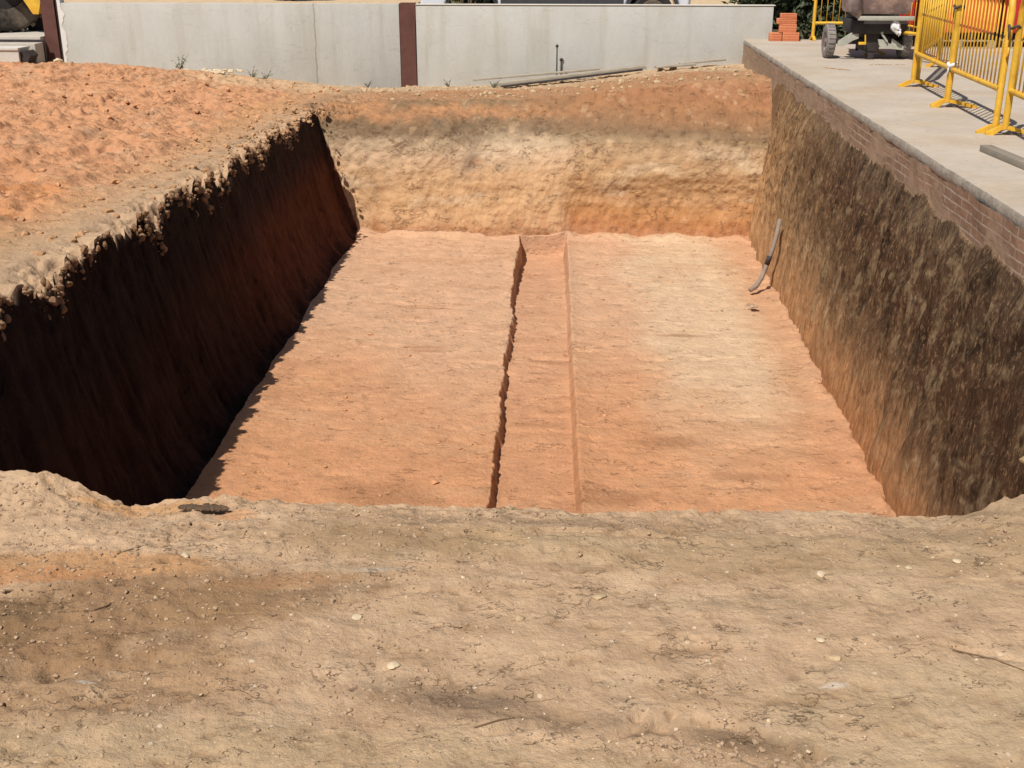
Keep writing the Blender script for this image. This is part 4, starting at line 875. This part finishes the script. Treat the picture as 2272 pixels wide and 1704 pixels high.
# ------------------------------------------------------------------ behind the wall: car, loader, kerbs
wp = mat('white_paint', alb(236, 238, 242), rough=.25, var=.02, spec=.5); gl = mat('car_glass', (.02, .03, .035), rough=.08, var=.05, spec=.6)
blk = mat('black_trim', alb(72, 72, 74), rough=.6, var=.1); tyr = mat('tyre_rubber', alb(58, 56, 55), rough=.85, var=.15)
def car():
    t = empty('parked_car', (-.6, 21.8, 0)); tag(t, 'white car parked just behind the concrete wall, lower body in view', 'car')
    W = .88; y0, y1 = -W, W; x0, x1 = -2.33, 2.33; wr_ = .36; wx = (-1.42, 1.69); ar = .47
    def arch(cx): return [(cx + ar * math.cos(a), .36 + ar * math.sin(a)) for a in np.linspace(math.pi - math.asin(0), 0, 14)]
    lo = [(x0, .42), (x0 + .05, .36)] + arch(wx[0]) + [(wx[0] + ar + .02, .30), (wx[1] - ar - .02, .30)] + arch(wx[1]) + [(x1 - .06, .40), (x1, .5)]
    up = [(x1 + .02, .8), (x1 - .04, 1.05), (x1 - .25, 1.12), (x0 + 1.1, 1.06), (x0 + .35, .96), (x0 + .05, .8)]
    b = MB(); b.prism(lo + up, y0, y1); o = b.build('body', wp, t); 
    md = o.modifiers.new('bevel', 'BEVEL'); md.width = .05; md.segments = 3; md.angle_limit = R(50); auto(o, 40)
    c_ = MB(); ca = [(x0 + 1.0, 1.05), (x1 - .2, 1.10), (x1 - .35, 1.55), (x1 - .8, 1.68), (-.1, 1.70), (-.6, 1.60)]
    c_.prism(ca, y0 + .12, y1 - .12); o = c_.build('cabin', wp, t); auto(o)
    g = MB()
    for pl in ([(-.95, 1.12), (.0, 1.12), (.0, 1.58), (-.5, 1.55)], [(.06, 1.12), (.95, 1.13), (.9, 1.60), (.06, 1.60)], [(1.02, 1.13), (1.85, 1.16), (1.75, 1.48), (.98, 1.58)]):
        g = MB(); g.prism(pl, y0 + .105, y0 + .13); g.build('window', gl, t)
    s_ = MB(); s_.prism([(wx[0] + ar + .03, .46), (wx[1] - ar - .03, .52), (wx[1] - ar - .03, .64), (wx[0] + ar + .03, .60)], y0 - .012, y0 + .01); s_.build('side_trim', blk, t)
    for cx in wx:
        r_ = MB(); o_ = [(cx + (ar + .0) * math.cos(a), .36 + (ar + .0) * math.sin(a)) for a in np.linspace(math.pi, 0, 20)]; i_ = [(cx + (ar - .05) * math.cos(a), .36 + (ar - .05) * math.sin(a)) for a in np.linspace(0, math.pi, 20)]
        r_.prism(o_ + i_, y0 - .01, y0 + .25); r_.build('arch_trim', blk, t)
        for yy_ in (y0 + .14, y1 - .14):
            e = empty('wheel', (cx, yy_, wr_)); e.parent = t; M = Matrix.Rotation(R(90), 4, 'Z')
            q = MB(); q.lathe([(.22, -.10), (.30, -.115), (.355, -.09), (.36, 0), (.355, .09), (.30, .115), (.22, .10)], 36, M); auto(q.build('tyre', tyr, e))
            q = MB(); q.lathe([(0, .06), (.06, .07), (.10, .05), (.20, .07), (.225, .09), (.225, -.09), (.20, -.07), (0, -.05)], 30, M); auto(q.build('rim', mat('alloy', (.5, .5, .52), rough=.35, metal=.7), e))
    h_ = MB(); h_.box((x0 - .01, y0 + .03, .62), (x0 + .12, y0 + .4, .8), None, .02); h_.build('headlight', gl, t)
    h_ = MB(); h_.box((x0 - .05, y0 + .1, .34), (x0 + .1, y1 - .1, .52), None, .02); h_.build('bumper', blk, t)
car()
cc = mat('kerb_concrete', alb(196, 186, 172), var=.08, scale=5, bump=.003)
def loader():
    t = empty('wheel_loader', (-10.35, 20.95, .0)); tag(t, 'yellow loader whose big muddy tyre shows at the top left corner', 'loader')
    e = empty('wheel', (0, 0, .76)); e.parent = t; e.rotation_euler = (0, 0, R(-52))
    b = MB(); r = .76; b.lathe([(.36, -.2), (.5, -.26), (.68, -.25), (.735, -.2), (.75, 0), (.735, .2), (.68, .25), (.5, .26), (.36, .2)], 48)
    for k in range(22):
        for sgn in (-1, 1):
            M = Matrix.Rotation(2 * math.pi * (k + .25 * sgn) / 22, 4, 'X') @ Matrix.Translation((sgn * .12, 0, .74)) @ Matrix.Rotation(R(32 * sgn), 4, 'Z'); b.box((-.13, -.035, -.02), (.13, .035, .035), M)
    mt = mat('muddy_tyre', alb(60, 54, 50), rough=.9, var=.3, scale=4, bump=.01, col2=alb(120, 108, 92)); auto(b.build('tyre', mt, e))
    q = MB(); q.lathe([(0, -.16), (.12, -.17), (.2, -.1), (.24, -.14), (.37, -.16), (.37, .16), (.24, .14), (0, .12)], 32); auto(q.build('rim', dkm, e))
    c_ = MB(); c_.prism([(.0, 1.25), (.55, .74), (.66, .58), (.80, .34), (.90, .34), (.97, .58), (1.05, 1.2), (1.0, 1.9), (-.6, 1.9), (-.5, 1.6)], -.62, -.50); auto(c_.build('body', yel, t))
    c_ = MB(); c_.box((-.9, .3, 1.9), (.6, .8, 2.8), None, .05); auto(c_.build('cab', yel, t)); g = MB(); g.box((-.8, .285, 2.0), (.5, .31, 2.7), None, .01); g.build('window', gl, t)
    f_ = MB(); f_.box((.2, .35, .0), (.55, .7, .62), None, .03); auto(f_.build('bucket', dkm, t))
loader()
def kerbs():
    b = MB(); b.box((-22, 19.95, -.6), (-9.30, 26, .0), None, .02); o = auto(b.build('pavement', cc)); tag(o, 'light grey raised paving beside the left end of the wall', 'pavement', kind='structure')
    t = empty('kerb', (-12, 19.72, -.3)); tag(t, 'pale stepped concrete kerb before the loader tyre', 'kerb')
    b = MB(); b.box((-6, -.12, -.3), (2.75, .2, .21), None, .012); auto(b.build('kerb_stone', cc, t)); b = MB(); b.box((-6, .201, -.3), (2.76, .225, .25)); b.build('joint', dkm, t)
    t = empty('concrete_trough', (-9.94, 19.32, -.52)); tag(t, 'white concrete drain block half buried at the left edge', 'drain block')
    b = MB(); L_ = .62; ar = [( -.02 + .16 * math.cos(a), .16 + .12 * math.sin(a)) for a in np.linspace(math.pi, 0, 14)]
    b.prism([(-1.2, 0), (-.19, 0), (-.18, .1)] + ar + [(.14, .1), (.15, 0), (L_, 0), (L_, .36), (-1.2, .36)], -.2, .2); wc = mat('white_concrete', alb(212, 206, 194), var=.08); b.build('block', wc, t)
    b = MB(); b.box((-1.2, -.22, .361), (L_ + .01, .22, .40), None, .006); b.build('cover', wc, t)
    b = MB(); b.prism([(L_ + .001, 0), (L_ + .001, .33), (L_ + .10, .35), (L_ + .17, .27), (L_ + .08, .12)], -.15, .15); b.build('end_cap', dkm, t)
kerbs()
